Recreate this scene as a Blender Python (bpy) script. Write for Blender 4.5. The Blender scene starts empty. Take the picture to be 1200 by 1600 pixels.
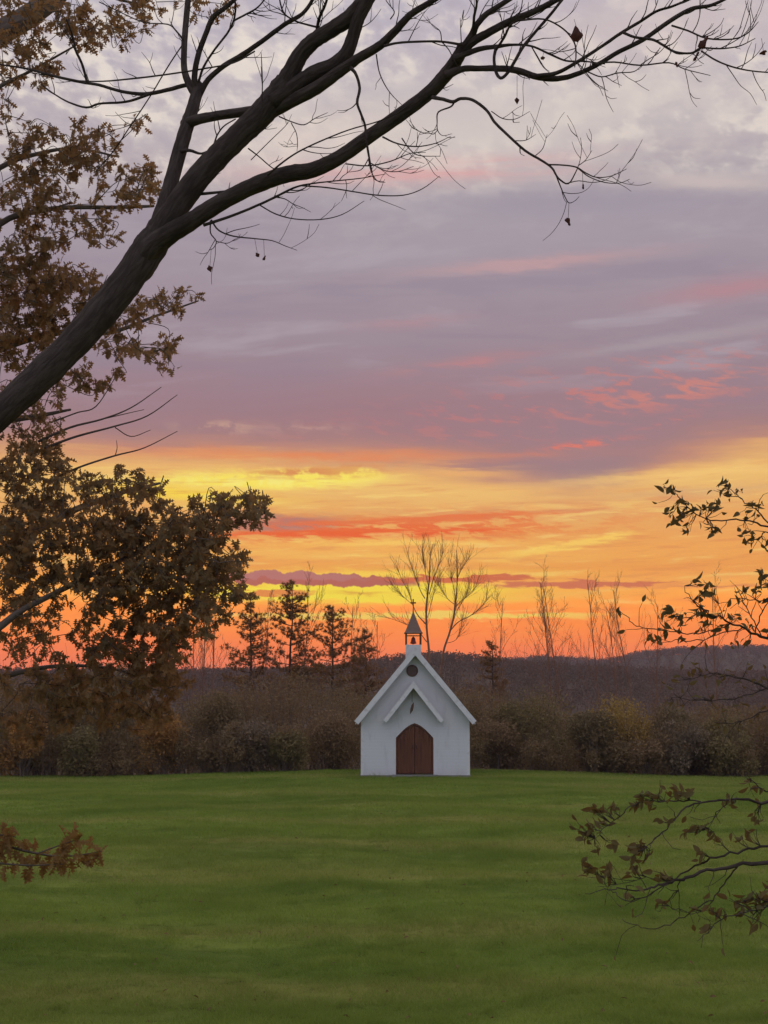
import bpy, math, random
import numpy as np
from mathutils import Vector, Matrix

R = math.radians
scene = bpy.context.scene
COL = scene.collection

# ------------------------------------------------------------------ camera
CZ = 2.6                       # eye height above the chapel's ground
F = 2239.0                     # focal length in photo pixels (1200 x 1600)
HOR = 1109.0                   # row of the true horizon
PITCH = math.atan((HOR - 800.0) / F)
cam_data = bpy.data.cameras.new('camera')
cam = bpy.data.objects.new('camera', cam_data)
COL.objects.link(cam)
cam.location = (0, 0, CZ)
cam.rotation_euler = (math.pi / 2 + PITCH, 0, 0)
cam_data.sensor_fit = 'HORIZONTAL'
cam_data.sensor_width = 36
cam_data.lens = 36 * F / 1200
cam_data.clip_end = 9000
scene.camera = cam
CP, SP = math.cos(PITCH), math.sin(PITCH)


def ray(px, py):
    a = (px - 600.0) / F
    b = (800.0 - py) / F
    return (a, CP - b * SP, SP + b * CP)


def P(px, py, d):
    """world point seen at a photo pixel, d metres ahead"""
    x, y, z = ray(px, py)
    k = d / y
    return np.array((x * k, d, CZ + z * k))


def AE(px, py):
    x, y, z = ray(px, py)
    return math.degrees(math.atan2(x, y)), math.degrees(math.atan2(z, math.hypot(x, y)))


# ------------------------------------------------------------------ render / exposure
scene.render.engine = 'CYCLES'
scene.view_settings.view_transform = 'Standard'
scene.view_settings.look = 'None'
scene.view_settings.exposure = 0
scene.view_settings.gamma = 1
scene.view_settings.use_curve_mapping = False
scene.cycles.use_denoising = True
scene.cycles.max_bounces = 5
scene.cycles.diffuse_bounces = 2
scene.cycles.use_adaptive_sampling = True
scene.cycles.adaptive_threshold = 0.02
scene.cycles.transmission_bounces = 4
scene.cycles.volume_bounces = 0
scene.cycles.caustics_reflective = False
scene.cycles.caustics_refractive = False


def s2l(c):
    return tuple(((v / 255.0) / 12.92 if v / 255.0 <= 0.04045 else ((v / 255.0 + 0.055) / 1.055) ** 2.4) for v in c)


# ------------------------------------------------------------------ world: sunset sky
SUN_AZ, SUN_EL = AE(560, 0)[0], 1.6
world = bpy.data.worlds.new('World')
scene.world = world
world.use_nodes = True
world.cycles.sampling_method = 'MANUAL'
world.cycles.sample_map_resolution = 512
NT = world.node_tree
NT.nodes.clear()


class E:
    """tiny expression wrapper round shader math nodes"""
    nt = NT

    def __init__(self, s):
        self.s = s

    @staticmethod
    def op(o, *a):
        n = E.nt.nodes.new('ShaderNodeMath')
        n.operation = o
        for i, v in enumerate(a):
            if isinstance(v, E):
                E.nt.links.new(v.s, n.inputs[i])
            else:
                n.inputs[i].default_value = v
        return E(n.outputs[0])

    def __add__(a, b): return E.op('ADD', a, b)
    __radd__ = __add__
    def __sub__(a, b): return E.op('SUBTRACT', a, b)
    def __rsub__(a, b): return E.op('SUBTRACT', b, a)
    def __mul__(a, b): return E.op('MULTIPLY', a, b)
    __rmul__ = __mul__
    def __truediv__(a, b): return E.op('DIVIDE', a, b)
    def __rtruediv__(a, b): return E.op('DIVIDE', b, a)


def smooth(v, a, b, o0=0.0, o1=1.0):
    n = E.nt.nodes.new('ShaderNodeMapRange')
    n.interpolation_type = 'SMOOTHSTEP'
    E.nt.links.new(v.s, n.inputs[0])
    for i, q in enumerate((a, b, o0, o1)):
        n.inputs[i + 1].default_value = q
    return E(n.outputs[0])


def vec(x, y, z):
    n = E.nt.nodes.new('ShaderNodeCombineXYZ')
    for i, v in enumerate((x, y, z)):
        if isinstance(v, E):
            E.nt.links.new(v.s, n.inputs[i])
        else:
            n.inputs[i].default_value = v
    return E(n.outputs[0])


def noise(v, scale=1.0, detail=4.0, rough=0.55, dist=0.0):
    n = E.nt.nodes.new('ShaderNodeTexNoise')
    E.nt.links.new(v.s, n.inputs['Vector'])
    n.inputs['Scale'].default_value = scale
    n.inputs['Detail'].default_value = detail
    n.inputs['Roughness'].default_value = rough
    n.inputs['Distortion'].default_value = dist
    return E(n.outputs['Fac'])


def mix(a, b, f, mode='MIX'):
    n = E.nt.nodes.new('ShaderNodeMix')
    n.data_type = 'RGBA'
    n.blend_type = mode
    n.clamp_factor = True
    for sock, v in ((n.inputs[0], f), (n.inputs[6], a), (n.inputs[7], b)):
        if isinstance(v, E):
            E.nt.links.new(v.s, sock)
        elif isinstance(v, tuple):
            sock.default_value = (*v, 1)
        else:
            sock.default_value = v
    return E(n.outputs[2])


def ramp(v, stops):
    n = E.nt.nodes.new('ShaderNodeValToRGB')
    E.nt.links.new(v.s, n.inputs[0])
    el = n.color_ramp.elements
    while len(el) < len(stops):
        el.new(0.5)
    for e, (p, c) in zip(el, stops):
        e.position = p
        e.color = (*c, 1)
    return E(n.outputs[0])


tc = NT.nodes.new('ShaderNodeTexCoord')
sx = NT.nodes.new('ShaderNodeSeparateXYZ')
NT.links.new(tc.outputs['Generated'], sx.inputs[0])
dx, dy, dz = (E(sx.outputs[i]) for i in range(3))
hor = E.op('SQRT', dx * dx + dy * dy)
az = E.op('ARCTAN2', dx, dy) * (180 / math.pi)
el = E.op('ARCTAN2', dz, hor) * (180 / math.pi)
west = dy / (hor + 1e-4)
# noises: streaky near the horizon, plane-projected above
n_str = noise(vec(dx * 7, dy * 7, dz * 75), 1.0, 5.0, 0.6)
n_str2 = noise(vec(dx * 16 + 3.1, dy * 16, dz * 210), 1.0, 4.0, 0.6)
n_big = noise(vec(dx * 3.3 + 7, dy * 3.3, dz * 14), 1.0, 4.0, 0.55)
n_puff = noise(vec(dx * 60, dy * 60, dz * 95), 1.0, 4.0, 0.6)
n_fine = noise(vec(dx * 45, dy * 45 + 2, dz * 190 + dx * 20), 1.0, 5.0, 0.65, 0.4)
inv = 1.0 / (E.op('MAXIMUM', dz, 0.0) + 0.06)
n_alto = noise(vec(dx * inv * 9, dy * inv * 7, dz * 2), 1.0, 5.0, 0.6, 0.1)
n_alto2 = noise(vec(dx * inv * 2.2 + 4, dy * inv * 4.2 + dx * inv * 0.6, 0.0), 1.0, 5.0, 0.58, 0.3)


def pel(py):
    return AE(600, py)[1]


def pst(py, c):
    return (max(0.0, min(1.0, pel(py) / 90.0)), s2l(c))


wst = [(0.0, (235, 100, 72)), None]
ROWS = [(1080, (255, 110, 58)), (1020, (255, 120, 48)), (985, (255, 134, 42)), (950, (255, 146, 48)), (925, (255, 166, 60)),
        (895, (244, 158, 70)), (860, (247, 170, 82)), (830, (242, 166, 86)), (790, (239, 178, 102)), (755, (244, 194, 112)),
        (728, (238, 180, 108)), (712, (200, 142, 118)), (690, (164, 128, 130)), (640, (156, 130, 140)),
        (560, (157, 138, 149)), (470, (161, 146, 157)), (380, (166, 154, 165)), (300, (170, 160, 168)), (240, (188, 176, 181)),
        (150, (196, 186, 190)), (60, (188, 180, 192)), (-60, (192, 186, 198))]
stops_w = [(p_, tuple(v * (1.2 if p_ < 0.055 else 1.0) for v in c_)) for p_, c_ in (pst(*r) for r in ROWS)] + [(0.55, s2l((212, 209, 222))), (1.0, s2l((222, 222, 236)))]
stops_w.sort(key=lambda t: t[0])
stops_e = [(0.0, s2l((134, 143, 174))), (0.1, s2l((152, 160, 194))), (0.3, s2l((186, 193, 222))), (0.6, s2l((212, 212, 230))), (1.0, s2l((222, 222, 236)))]

# the lower edge of the cloud deck hangs lower over the chapel's right, and ripples
ca, ce = AE(900, 735)


def gauss(v, c, s):
    t = (v - c) * (1.0 / s)
    return E.op('EXPONENT', (t * t) * -1.0)


elw = el + (n_str - 0.5) * 1.5 + (n_big - 0.5) * smooth(el, 6, 12, 0.0, 3.0) + gauss(az, ca, 4.0) * gauss(el, ce, 1.9) * 1.5
sky_w = ramp(elw * (1 / 90.0), stops_w)
sky_e = ramp((el + (n_big - 0.5) * 6) * (1 / 90.0), stops_e)
sky = mix(sky_e, sky_w, smooth(west, -0.55, 0.85))
# high broken deck all round
deck = smooth(el, 17, 24)
sky = mix(sky, s2l((222, 210, 206)), deck * smooth(n_alto, 0.45, 0.72) * smooth(n_alto2, 0.36, 0.6) * 0.85)
mott = noise(vec(dx * 46, dy * 46, dz * 74 + dx * 10), 1.0, 3.0, 0.55, 0.1)
sky = mix(sky, s2l((238, 226, 214)), smooth(el, 19.5, 22) * smooth(mott, 0.45, 0.64) * smooth(n_alto2, 0.30, 0.52) * 0.8)
sky = mix(sky, s2l((172, 162, 174)), smooth(el, 19.5, 22) * smooth(mott, 0.5, 0.32) * 0.45)
sky = mix(sky, s2l((150, 144, 172)), smooth(el, 19, 27) * smooth(n_alto2, 0.50, 0.34) * 0.22)
sky = mix(sky, s2l((146, 132, 150)), smooth(el, 11, 14) * smooth(el, 23, 18) * smooth(n_alto2, 0.5, 0.36) * 0.4)
sky = mix(sky, s2l((178, 166, 176)), smooth(el, 11, 14) * smooth(el, 23, 18) * smooth(n_alto2, 0.53, 0.68) * 0.55)

azw = az + (n_puff - 0.5) * 0.9
elp = el + (n_str2 - 0.5) * 0.42 + (n_fine - 0.5) * 0.5


def blob(px, py, hx, hy, col, k=1.0, tilt=0.0, edge=None, nz=None, lo=0.42, hi=0.62, warp=True):
    """a cloud bank of half size hx, hy (photo pixels) in the sky's direction"""
    global sky
    a, e = AE(px, py)
    sa, se = hx * 0.0256, hy * 0.0256
    u = (azw if warp else az) - a
    w = (elp if warp else el) - e
    ct, st = math.cos(R(tilt)), math.sin(R(tilt))
    u2 = (u * ct + w * st) * (1 / sa)
    w2 = (w * ct - u * st) * (1 / se)
    g = E.op('EXPONENT', (u2 * u2 + w2 * w2) * -1.0)
    if edge:
        g = smooth(g, edge[0], edge[1])
    if nz is not None:
        g = g * smooth(nz, lo, hi)
    sky = mix(sky, s2l(col), g * k * smooth(west, 0.2, 0.7))


# creamy light behind the big limb and to the right of it
blob(700, 205, 330, 75, (214, 202, 196), 0.75, 0)
blob(1010, 170, 260, 70, (216, 204, 198), 0.75, 0, nz=n_alto, lo=0.3, hi=0.6)
blob(470, 225, 150, 40, (222, 206, 198), 0.7, 12)
blob(1060, 30, 300, 60, (212, 196, 194), 0.75, 0)
# pink streaks
blob(650, 268, 250, 17, (222, 168, 166), 0.9, 1.5, nz=n_str, lo=0.3, hi=0.55)
blob(900, 315, 330, 26, (160, 150, 164), 0.8, 0)
blob(1110, 285, 120, 12, (206, 190, 186), 0.8, -6)
blob(830, 412, 170, 9, (196, 158, 160), 0.85, 3)
blob(1150, 450, 120, 16, (184, 138, 146), 0.85, 4)
blob(640, 505, 90, 7, (178, 142, 150), 0.7, 4)
blob(1060, 530, 200, 10, (172, 158, 164), 0.8, 6)
blob(720, 568, 110, 9, (192, 136, 138), 0.9, 7, nz=n_str2, lo=0.3, hi=0.55)
blob(880, 625, 330, 42, (214, 130, 120), 0.9, 8, nz=n_fine, lo=0.5, hi=0.62)
blob(1050, 612, 170, 16, (220, 138, 122), 0.85, 9, nz=n_fine, lo=0.42, hi=0.58)
blob(905, 696, 66, 6, (240, 122, 98), 0.95, 6, nz=n_fine, lo=0.4, hi=0.55)
blob(1040, 660, 40, 5, (214, 128, 120), 0.8, 10, nz=n_fine, lo=0.42, hi=0.58)
blob(350, 668, 60, 8, (214, 172, 148), 0.9, 0, nz=n_puff, lo=0.45, hi=0.6)
blob(490, 668, 60, 7, (206, 164, 148), 0.8, 0, nz=n_puff, lo=0.45, hi=0.6)
blob(620, 640, 480, 60, (164, 120, 128), 0.55, 0)
# the burning gap below the deck
blob(520, 712, 300, 9, (236, 138, 84), 0.85, 0, nz=n_str, lo=0.3, hi=0.55)
blob(420, 750, 210, 18, (255, 232, 96), 0.97, 1, edge=(0.2, 0.85))
blob(400, 752, 150, 9, (255, 242, 128), 0.9, 0, nz=n_puff, lo=0.42, hi=0.56)
blob(290, 772, 130, 12, (255, 222, 70), 0.95, -3)
blob(540, 742, 60, 9, (255, 232, 100), 0.9, 0, edge=(0.2, 0.7))
blob(480, 738, 120, 8, (222, 140, 84), 0.95, 2, nz=n_puff, lo=0.42, hi=0.55)
blob(720, 735, 90, 14, (240, 180, 110), 0.8, -4, nz=n_str2, lo=0.4, hi=0.6)
blob(1050, 742, 220, 9, (250, 204, 120), 0.8, 3)
blob(1100, 768, 180, 8, (222, 170, 118), 0.7, 2)
blob(900, 792, 240, 11, (222, 138, 92), 0.85, 1.5, nz=n_str2, lo=0.36, hi=0.58)
blob(430, 818, 120, 16, (178, 118, 112), 0.9, 0, edge=(0.1, 0.8))
blob(600, 826, 330, 22, (238, 104, 46), 0.97, 2, nz=n_fine, lo=0.46, hi=0.57)
blob(560, 832, 280, 5, (240, 98, 40), 0.9, 1, edge=(0.2, 0.7))
blob(660, 812, 230, 7, (236, 116, 60), 0.9, 2, edge=(0.15, 0.75))
blob(620, 850, 200, 6, (255, 206, 98), 0.85, 0)
blob(890, 852, 110, 8, (255, 208, 96), 0.9, 9, edge=(0.15, 0.7))
blob(600, 868, 300, 9, (252, 196, 92), 0.8, -1)
blob(1080, 905, 330, 12, (250, 176, 84), 0.6, 0)
gap = smooth(el, 2.2, 4.0) * smooth(elw, 10.2, 8.8) * smooth(west, 0.2, 0.7)
n_wisp = noise(vec(dx * 24 + 5, dy * 24, dz * 260 - dx * 9), 1.0, 6.0, 0.6, 0.15)
sky = mix(sky, s2l((255, 226, 130)), gap * smooth(n_wisp, 0.53, 0.70) * 0.42)
sky = mix(sky, s2l((224, 128, 76)), gap * smooth(n_wisp, 0.47, 0.32) * 0.36)
# low cumulus line and the brightest bars
blob(570, 898, 240, 9, (255, 214, 74), 0.9, 0)
blob(570, 926, 260, 15, (255, 232, 60), 1.0, 0, edge=(0.05, 0.6))
blob(860, 928, 230, 11, (255, 176, 72), 0.7, 0)
blob(650, 962, 270, 5, (255, 214, 92), 0.95, 0, edge=(0.1, 0.6))
n_cu = noise(vec(dx * 75, dy * 75, dz * 40), 1.0, 3.0, 0.6)
elp_keep, elp = elp, el + (n_cu - 0.5) * 0.75
blob(470, 906, 180, 10, (186, 100, 84), 1.0, -1.2, edge=(0.3, 0.42))
blob(450, 901, 130, 7, (188, 118, 112), 0.9, -1.2, edge=(0.3, 0.6))
elp = elp_keep
blob(720, 905, 130, 4.5, (216, 104, 58), 0.95, 0, edge=(0.25, 0.6))
blob(910, 913, 150, 5.5, (214, 112, 76), 0.95, 0, edge=(0.25, 0.6))
blob(1120, 916, 110, 3, (222, 128, 80), 0.8, 0)
blob(800, 903, 34, 4, (214, 108, 66), 0.9, 0, edge=(0.25, 0.6))
blob(430, 926, 60, 5, (234, 126, 60), 0.9, 0, edge=(0.2, 0.6))
blob(560, 927, 32, 3, (224, 150, 52), 0.8, 0)

nish = NT.nodes.new('ShaderNodeTexSky')
nish.sky_type = 'NISHITA'
nish.sun_disc = False
nish.sun_elevation = R(SUN_EL)
nish.sun_rotation = R(SUN_AZ)
bg1 = NT.nodes.new('ShaderNodeBackground')
NT.links.new(nish.outputs[0], bg1.inputs[0])
bg1.inputs[1].default_value = 0.05
bg2 = NT.nodes.new('ShaderNodeBackground')
NT.links.new(sky.s, bg2.inputs[0])
bg2.inputs[1].default_value = 1.0
mx = NT.nodes.new('ShaderNodeMixShader')
mx.inputs[0].default_value = 0.98
NT.links.new(bg1.outputs[0], mx.inputs[1])
NT.links.new(bg2.outputs[0], mx.inputs[2])
wo = NT.nodes.new('ShaderNodeOutputWorld')
NT.links.new(mx.outputs[0], wo.inputs[0])

# ------------------------------------------------------------------ sun (at the horizon, behind the hills)
sl = bpy.data.lights.new('sun', 'SUN')
sl.energy = 0.5
sl.angle = R(10)
sl.color = (1.0, 0.52, 0.26)
so = bpy.data.objects.new('sun', sl)
COL.objects.link(so)
to_sun = Vector((math.sin(R(SUN_AZ)) * math.cos(R(SUN_EL)), math.cos(R(SUN_AZ)) * math.cos(R(SUN_EL)), math.sin(R(SUN_EL))))
so.rotation_euler = to_sun.to_track_quat('Z', 'Y').to_euler()
so.location = (0, 0, 60)

# ------------------------------------------------------------------ helpers: materials


def material(name):
    m = bpy.data.materials.new(name)
    m.use_nodes = True
    m.node_tree.nodes.clear()
    E.nt = m.node_tree
    return m


def coords(kind='Object', sc=(1, 1, 1)):
    t = E.nt.nodes.new('ShaderNodeTexCoord')
    mp = E.nt.nodes.new('ShaderNodeMapping')
    mp.inputs['Scale'].default_value = sc
    E.nt.links.new(t.outputs[kind], mp.inputs[0])
    return E(mp.outputs[0])


def wpos(sc=(1, 1, 1)):
    t = E.nt.nodes.new('ShaderNodeNewGeometry')
    mp = E.nt.nodes.new('ShaderNodeMapping')
    mp.inputs['Scale'].default_value = sc
    E.nt.links.new(t.outputs['Position'], mp.inputs[0])
    return E(mp.outputs[0])


def finish(m, col, rough=0.85, bump=None, bump_d=0.01, bump_s=0.6, metal=0.0, trans=None, spec=0.25):
    nt = m.node_tree
    b = nt.nodes.new('ShaderNodeBsdfPrincipled')
    if isinstance(col, E):
        nt.links.new(col.s, b.inputs['Base Color'])
    else:
        b.inputs['Base Color'].default_value = (*col, 1)
    if isinstance(rough, E):
        nt.links.new(rough.s, b.inputs['Roughness'])
    else:
        b.inputs['Roughness'].default_value = rough
    b.inputs['Metallic'].default_value = metal
    b.inputs['Specular IOR Level'].default_value = spec
    if bump is not None:
        bn = nt.nodes.new('ShaderNodeBump')
        bn.inputs['Strength'].default_value = bump_s
        bn.inputs['Distance'].default_value = bump_d
        nt.links.new(bump.s, bn.inputs['Height'])
        nt.links.new(bn.outputs[0], b.inputs['Normal'])
    sh = b.outputs[0]
    if trans is not None:
        t = nt.nodes.new('ShaderNodeBsdfTranslucent')
        if isinstance(trans[0], E):
            nt.links.new(trans[0].s, t.inputs[0])
        else:
            t.inputs[0].default_value = (*trans[0], 1)
        x = nt.nodes.new('ShaderNodeMixShader')
        x.inputs[0].default_value = trans[1]
        nt.links.new(sh, x.inputs[1])
        nt.links.new(t.outputs[0], x.inputs[2])
        sh = x.outputs[0]
    o = nt.nodes.new('ShaderNodeOutputMaterial')
    nt.links.new(sh, o.inputs[0])
    return m


def leaf_material(name, c1, c2, c3, tcol, tk=0.3, scale=9.0):
    m = material(name)
    n = noise(wpos(), scale, 2.0)
    n2 = noise(wpos(), scale * 0.13, 2.0)
    c = mix(mix(c1, c2, smooth(n, 0.4, 0.62)), c3, smooth(n2, 0.45, 0.65) * 0.8)
    return finish(m, c, 0.75, trans=(tcol, tk), spec=0.15)


def bark_material(name, c1, c2, zs=4.0, sc=14.0, d=0.012):
    m = material(name)
    at = E.nt.nodes.new('ShaderNodeAttribute')
    at.attribute_name = 'bark'
    n = noise(E(at.outputs['Vector']), sc, 7.0, 0.7, 0.5)
    n2 = noise(wpos(), 3.1, 5.0, 0.65)
    c = mix(mix(c1, c2, smooth(n, 0.4, 0.6)), tuple(v * 0.62 for v in c1), smooth(n2, 0.5, 0.7) * 0.6)
    return finish(m, c, 0.92, bump=n, bump_d=d, bump_s=0.9, spec=0.1)


# ------------------------------------------------------------------ helpers: meshes
class Acc:
    def __init__(self):
        self.v, self.q, self.t, self.n, self.b, self.hasb = [], [], [], 0, [], False

    def add(self, v, q=None, t=None, bark=None):
        v = np.asarray(v, float).reshape(-1, 3)
        self.hasb = self.hasb or bark is not None
        self.b.append(v if bark is None else bark)
        if q is not None and len(q):
            self.q.append(np.asarray(q, int) + self.n)
        if t is not None and len(t):
            self.t.append(np.asarray(t, int) + self.n)
        self.v.append(v)
        self.n += len(v)

    def mesh(self, name, mat, off=(0, 0, 0), smooth_=True):
        me = bpy.data.meshes.new(name)
        v = np.concatenate(self.v) - np.asarray(off, float)
        q = np.concatenate(self.q) if self.q else np.zeros((0, 4), int)
        t = np.concatenate(self.t) if self.t else np.zeros((0, 3), int)
        me.vertices.add(len(v))
        me.vertices.foreach_set('co', v.astype(np.float32).ravel())
        nl = q.size + t.size
        me.loops.add(nl)
        me.loops.foreach_set('vertex_index', np.concatenate([q.ravel(), t.ravel()]).astype(np.int32))
        me.polygons.add(len(q) + len(t))
        st = np.concatenate([np.arange(len(q)) * 4, q.size + np.arange(len(t)) * 3]).astype(np.int32)
        me.polygons.foreach_set('loop_start', st)
        me.polygons.foreach_set('use_smooth', np.full(len(st), bool(smooth_)))
        me.update(calc_edges=True)
        me.validate()
        if self.hasb:
            at = me.attributes.new('bark', 'FLOAT_VECTOR', 'POINT')
            at.data.foreach_set('vector', np.concatenate(self.b).astype(np.float32).ravel())
        me.materials.append(mat)
        return me


def link(name, me, parent=None, loc=(0, 0, 0)):
    o = bpy.data.objects.new(name, me)
    o.location = loc
    if parent is not None:
        o.parent = parent
    COL.objects.link(o)
    return o


def thing(name, label, cat, loc, group=None):
    o = link(name, None, None, loc)
    o.empty_display_size = 0.2
    o['label'] = label
    o['category'] = cat
    if group:
        o['group'] = group
    return o


def part(name, acc, mat, root, smooth_=True, parent=None, kind=None):
    """a mesh in world coordinates, parented to a thing whose Empty stands at root.location"""
    me = acc.mesh(name, mat, root.location, smooth_)
    o = link(name, me, parent or root)
    if kind:
        o['kind'] = kind
    return o


def catmull(pts, n):
    pts = np.asarray(pts, float)
    if len(pts) == 2:
        t = np.linspace(0, 1, n + 1)[:, None]
        return pts[0] * (1 - t) + pts[1] * t
    p = np.vstack([2 * pts[0] - pts[1], pts, 2 * pts[-1] - pts[-2]])
    out = []
    for i in range(1, len(p) - 2):
        t = np.linspace(0, 1, n, endpoint=False)[:, None]
        a, b, c, d = p[i - 1], p[i], p[i + 1], p[i + 2]
        out.append(0.5 * (2 * b + (c - a) * t + (2 * a - 5 * b + 4 * c - d) * t ** 2 + (3 * b - a - 3 * c + d) * t ** 3))
    out.append(pts[-1][None])
    return np.vstack(out)


def tube(acc, pts, rad, sides=8, rough=0.0, rng=None, cap=True):
    pts = np.asarray(pts, float)
    rad = np.asarray(rad, float)
    n = len(pts)
    tan = np.gradient(pts, axis=0)
    tan /= np.linalg.norm(tan, axis=1)[:, None] + 1e-9
    ref = np.array((0, 0, 1.0)) if abs(tan[0][2]) < 0.9 else np.array((1.0, 0, 0))
    u = np.cross(tan[0], ref)
    u /= np.linalg.norm(u)
    rings, bk = [], []
    sl_n = np.concatenate([[0], np.cumsum(np.linalg.norm(np.diff(pts, axis=0), axis=1))]) * 0.16 + 3.7 * pts[0][0]
    ang = np.linspace(0, 2 * math.pi, sides, endpoint=False)
    for i in range(n):
        u = u - tan[i] * np.dot(u, tan[i])
        u /= np.linalg.norm(u) + 1e-9
        w = np.cross(tan[i], u)
        r = rad[i] * np.ones(sides)
        if rough and rng is not None:
            r = r * (1 + rng.normal(0, rough, sides))
        rings.append(pts[i] + np.outer(np.cos(ang) * r, u) + np.outer(np.sin(ang) * r, w))
        bk.append(np.stack([np.cos(ang) * rad[i], np.sin(ang) * rad[i], np.full(sides, sl_n[i])], 1))
    v = np.vstack(rings)
    j = np.arange(sides)
    k = (j + 1) % sides
    q = np.concatenate([np.stack([i * sides + j, i * sides + k, (i + 1) * sides + k, (i + 1) * sides + j], 1) for i in range(n - 1)])
    t = None
    if cap:
        bk.append(np.array([(0, 0, sl_n[0]), (0, 0, sl_n[-1])]))
        v = np.vstack([v, pts[0] - tan[0] * rad[0] * 0.3, pts[-1] + tan[-1] * rad[-1]])
        a, b = n * sides, n * sides + 1
        t = np.vstack([np.stack([k, j, np.full(sides, a)], 1), np.stack([(n - 1) * sides + j, (n - 1) * sides + k, np.full(sides, b)], 1)])
    acc.add(v, q, t, np.vstack(bk))


def box(acc, x0, x1, y0, y1, z0, z1):
    v = [(x, y, z) for x in (x0, x1) for y in (y0, y1) for z in (z0, z1)]
    acc.add(v, [(0, 1, 3, 2), (4, 6, 7, 5), (0, 4, 5, 1), (2, 3, 7, 6), (0, 2, 6, 4), (1, 5, 7, 3)])


def prism(acc, poly, y0, y1):
    """closed prism: outline (x, z) extruded from y0 to y1; triangulated about bands of the outline"""
    from mathutils.geometry import tessellate_polygon
    n = len(poly)
    v = [(x, y0, z) for x, z in poly] + [(x, y1, z) for x, z in poly]
    tr = tessellate_polygon([[Vector((x, z, 0)) for x, z in poly]])
    t = [tuple(a) for a in tr] + [tuple(i + n for i in reversed(a)) for a in tr]
    q = [(i, (i + 1) % n, (i + 1) % n + n, i + n) for i in range(n)]
    acc.add(v, q, t)


def rot_from(d, roll):
    """rows: leaf axis d, side, normal"""
    d = d / (np.linalg.norm(d, axis=-1, keepdims=True) + 1e-9)
    ref = np.where(np.abs(d[:, 2:3]) < 0.95, np.array((0, 0, 1.0)), np.array((1.0, 0, 0)))
    s = np.cross(ref, d)
    s /= np.linalg.norm(s, axis=1, keepdims=True)
    n = np.cross(d, s)
    c, si = np.cos(roll)[:, None], np.sin(roll)[:, None]
    return d, s * c + n * si, n * c - s * si


def half_leaf(outline, fold=0.25, curl=0.2, wave=0.0):
    """leaf blade from a monotone half outline: (x along, y half width); midrib folded"""
    xs = [p[0] for p in outline]
    v = [(x, 0, -curl * x * x) for x in xs]
    v += [(x, y, -curl * x * x + fold * y + wave * math.sin(9 * x)) for x, y in outline]
    v += [(x, -y, -curl * x * x + fold * y - wave * math.sin(9 * x)) for x, y in outline]
    n = len(xs)
    q = []
    for i in range(n - 1):
        q.append((i, i + 1, n + i + 1, n + i))
        q.append((i + 1, i, 2 * n + i, 2 * n + i + 1))
    return np.array(v), np.array(q)


OAK = half_leaf([(0, .008), (.14, .015), (.16, .05), (.25, .2), (.31, .045), (.46, .3), (.53, .05), (.7, .32), (.76, .06), (.9, .17), (.91, .04), (1.02, 0.004)], 0.3, 0.25)
OVAL = half_leaf([(0, .01), (.1, .015), (.2, .12), (.38, .205), (.58, .215), (.78, .14), (.92, .055), (1, .004)], 0.55, 0.35)


def leaves(acc, shape, pos, d, roll, size):
    v, q = shape
    a, s, n = rot_from(d, roll)
    m = len(pos)
    w = (v[None, :, 0:1] * a[:, None, :] + v[None, :, 1:2] * s[:, None, :] + v[None, :, 2:3] * n[:, None, :]) * size[:, None, None] + pos[:, None, :]
    qq = (q[None] + (np.arange(m) * len(v))[:, None, None]).reshape(-1, 4)
    acc.add(w.reshape(-1, 3), qq)


def leaf_objects(name, me, root, pos, d, roll, size):
    a, s, n = rot_from(d, roll)
    base = np.array(root.location)
    for i in range(len(pos)):
        o = link(name, me, root)
        M = Matrix(((a[i][0], s[i][0], n[i][0], 0), (a[i][1], s[i][1], n[i][1], 0), (a[i][2], s[i][2], n[i][2], 0), (0, 0, 0, 1)))
        o.matrix_local = Matrix.Translation(Vector(pos[i] - base)) @ M @ Matrix.Scale(size[i], 4)


def rhombs(acc, c, size, rng, flat=0.0, asp=0.55):
    """loose leaf faces: bent diamonds at centres c"""
    n = len(c)
    d = rng.normal(0, 1, (n, 3))
    d[:, 2] *= (1 - flat)
    a, s, nn = rot_from(d, rng.uniform(0, 6.28, n))
    L = (size * 0.5)[:, None]
    v = np.stack([c - a * L, c + s * L * asp + nn * L * 0.15, c + a * L, c - s * L * asp + nn * L * 0.15], 1)
    acc.add(v.reshape(-1, 3), np.arange(4 * n).reshape(-1, 4))


def unit(v):
    v = np.asarray(v, float)
    return v / (np.linalg.norm(v) + 1e-9)


# ------------------------------------------------------------------ ground
def sst(t):
    t = np.clip(t, 0, 1)
    return t * t * (3 - 2 * t)


def gz(x, y):
    x, y = np.asarray(x, float), np.asarray(y, float)
    z = 0.95 * sst((13.5 - y) / 13.0)
    z = z - 0.26 * sst((np.abs(x - 1.3) - 3) / 11) * sst((y - 38) / 20)
    z = z - 1.3 * sst((y - 62.5) / 12)
    k = sst((70 - y) / 30)
    z = z + k * (0.035 * np.sin(x * 0.9 + y * 0.35) + 0.03 * np.sin(x * 0.37 - y * 0.61 + 1) + 0.02 * np.sin(x * 2.1 + 1.3 * y))
    return z


def axis(lo, hi, fine_lo, fine_hi, step, far=1.25):
    a = list(np.arange(fine_lo, fine_hi + 1e-6, step))
    s = step
    while a[-1] < hi:
        s *= far
        a.append(min(hi, a[-1] + s))
    s = step
    b = []
    c = fine_lo
    while c > lo:
        s *= far
        c = max(lo, c - s)
        b.append(c)
    return np.array(b[::-1] + a)


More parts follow.
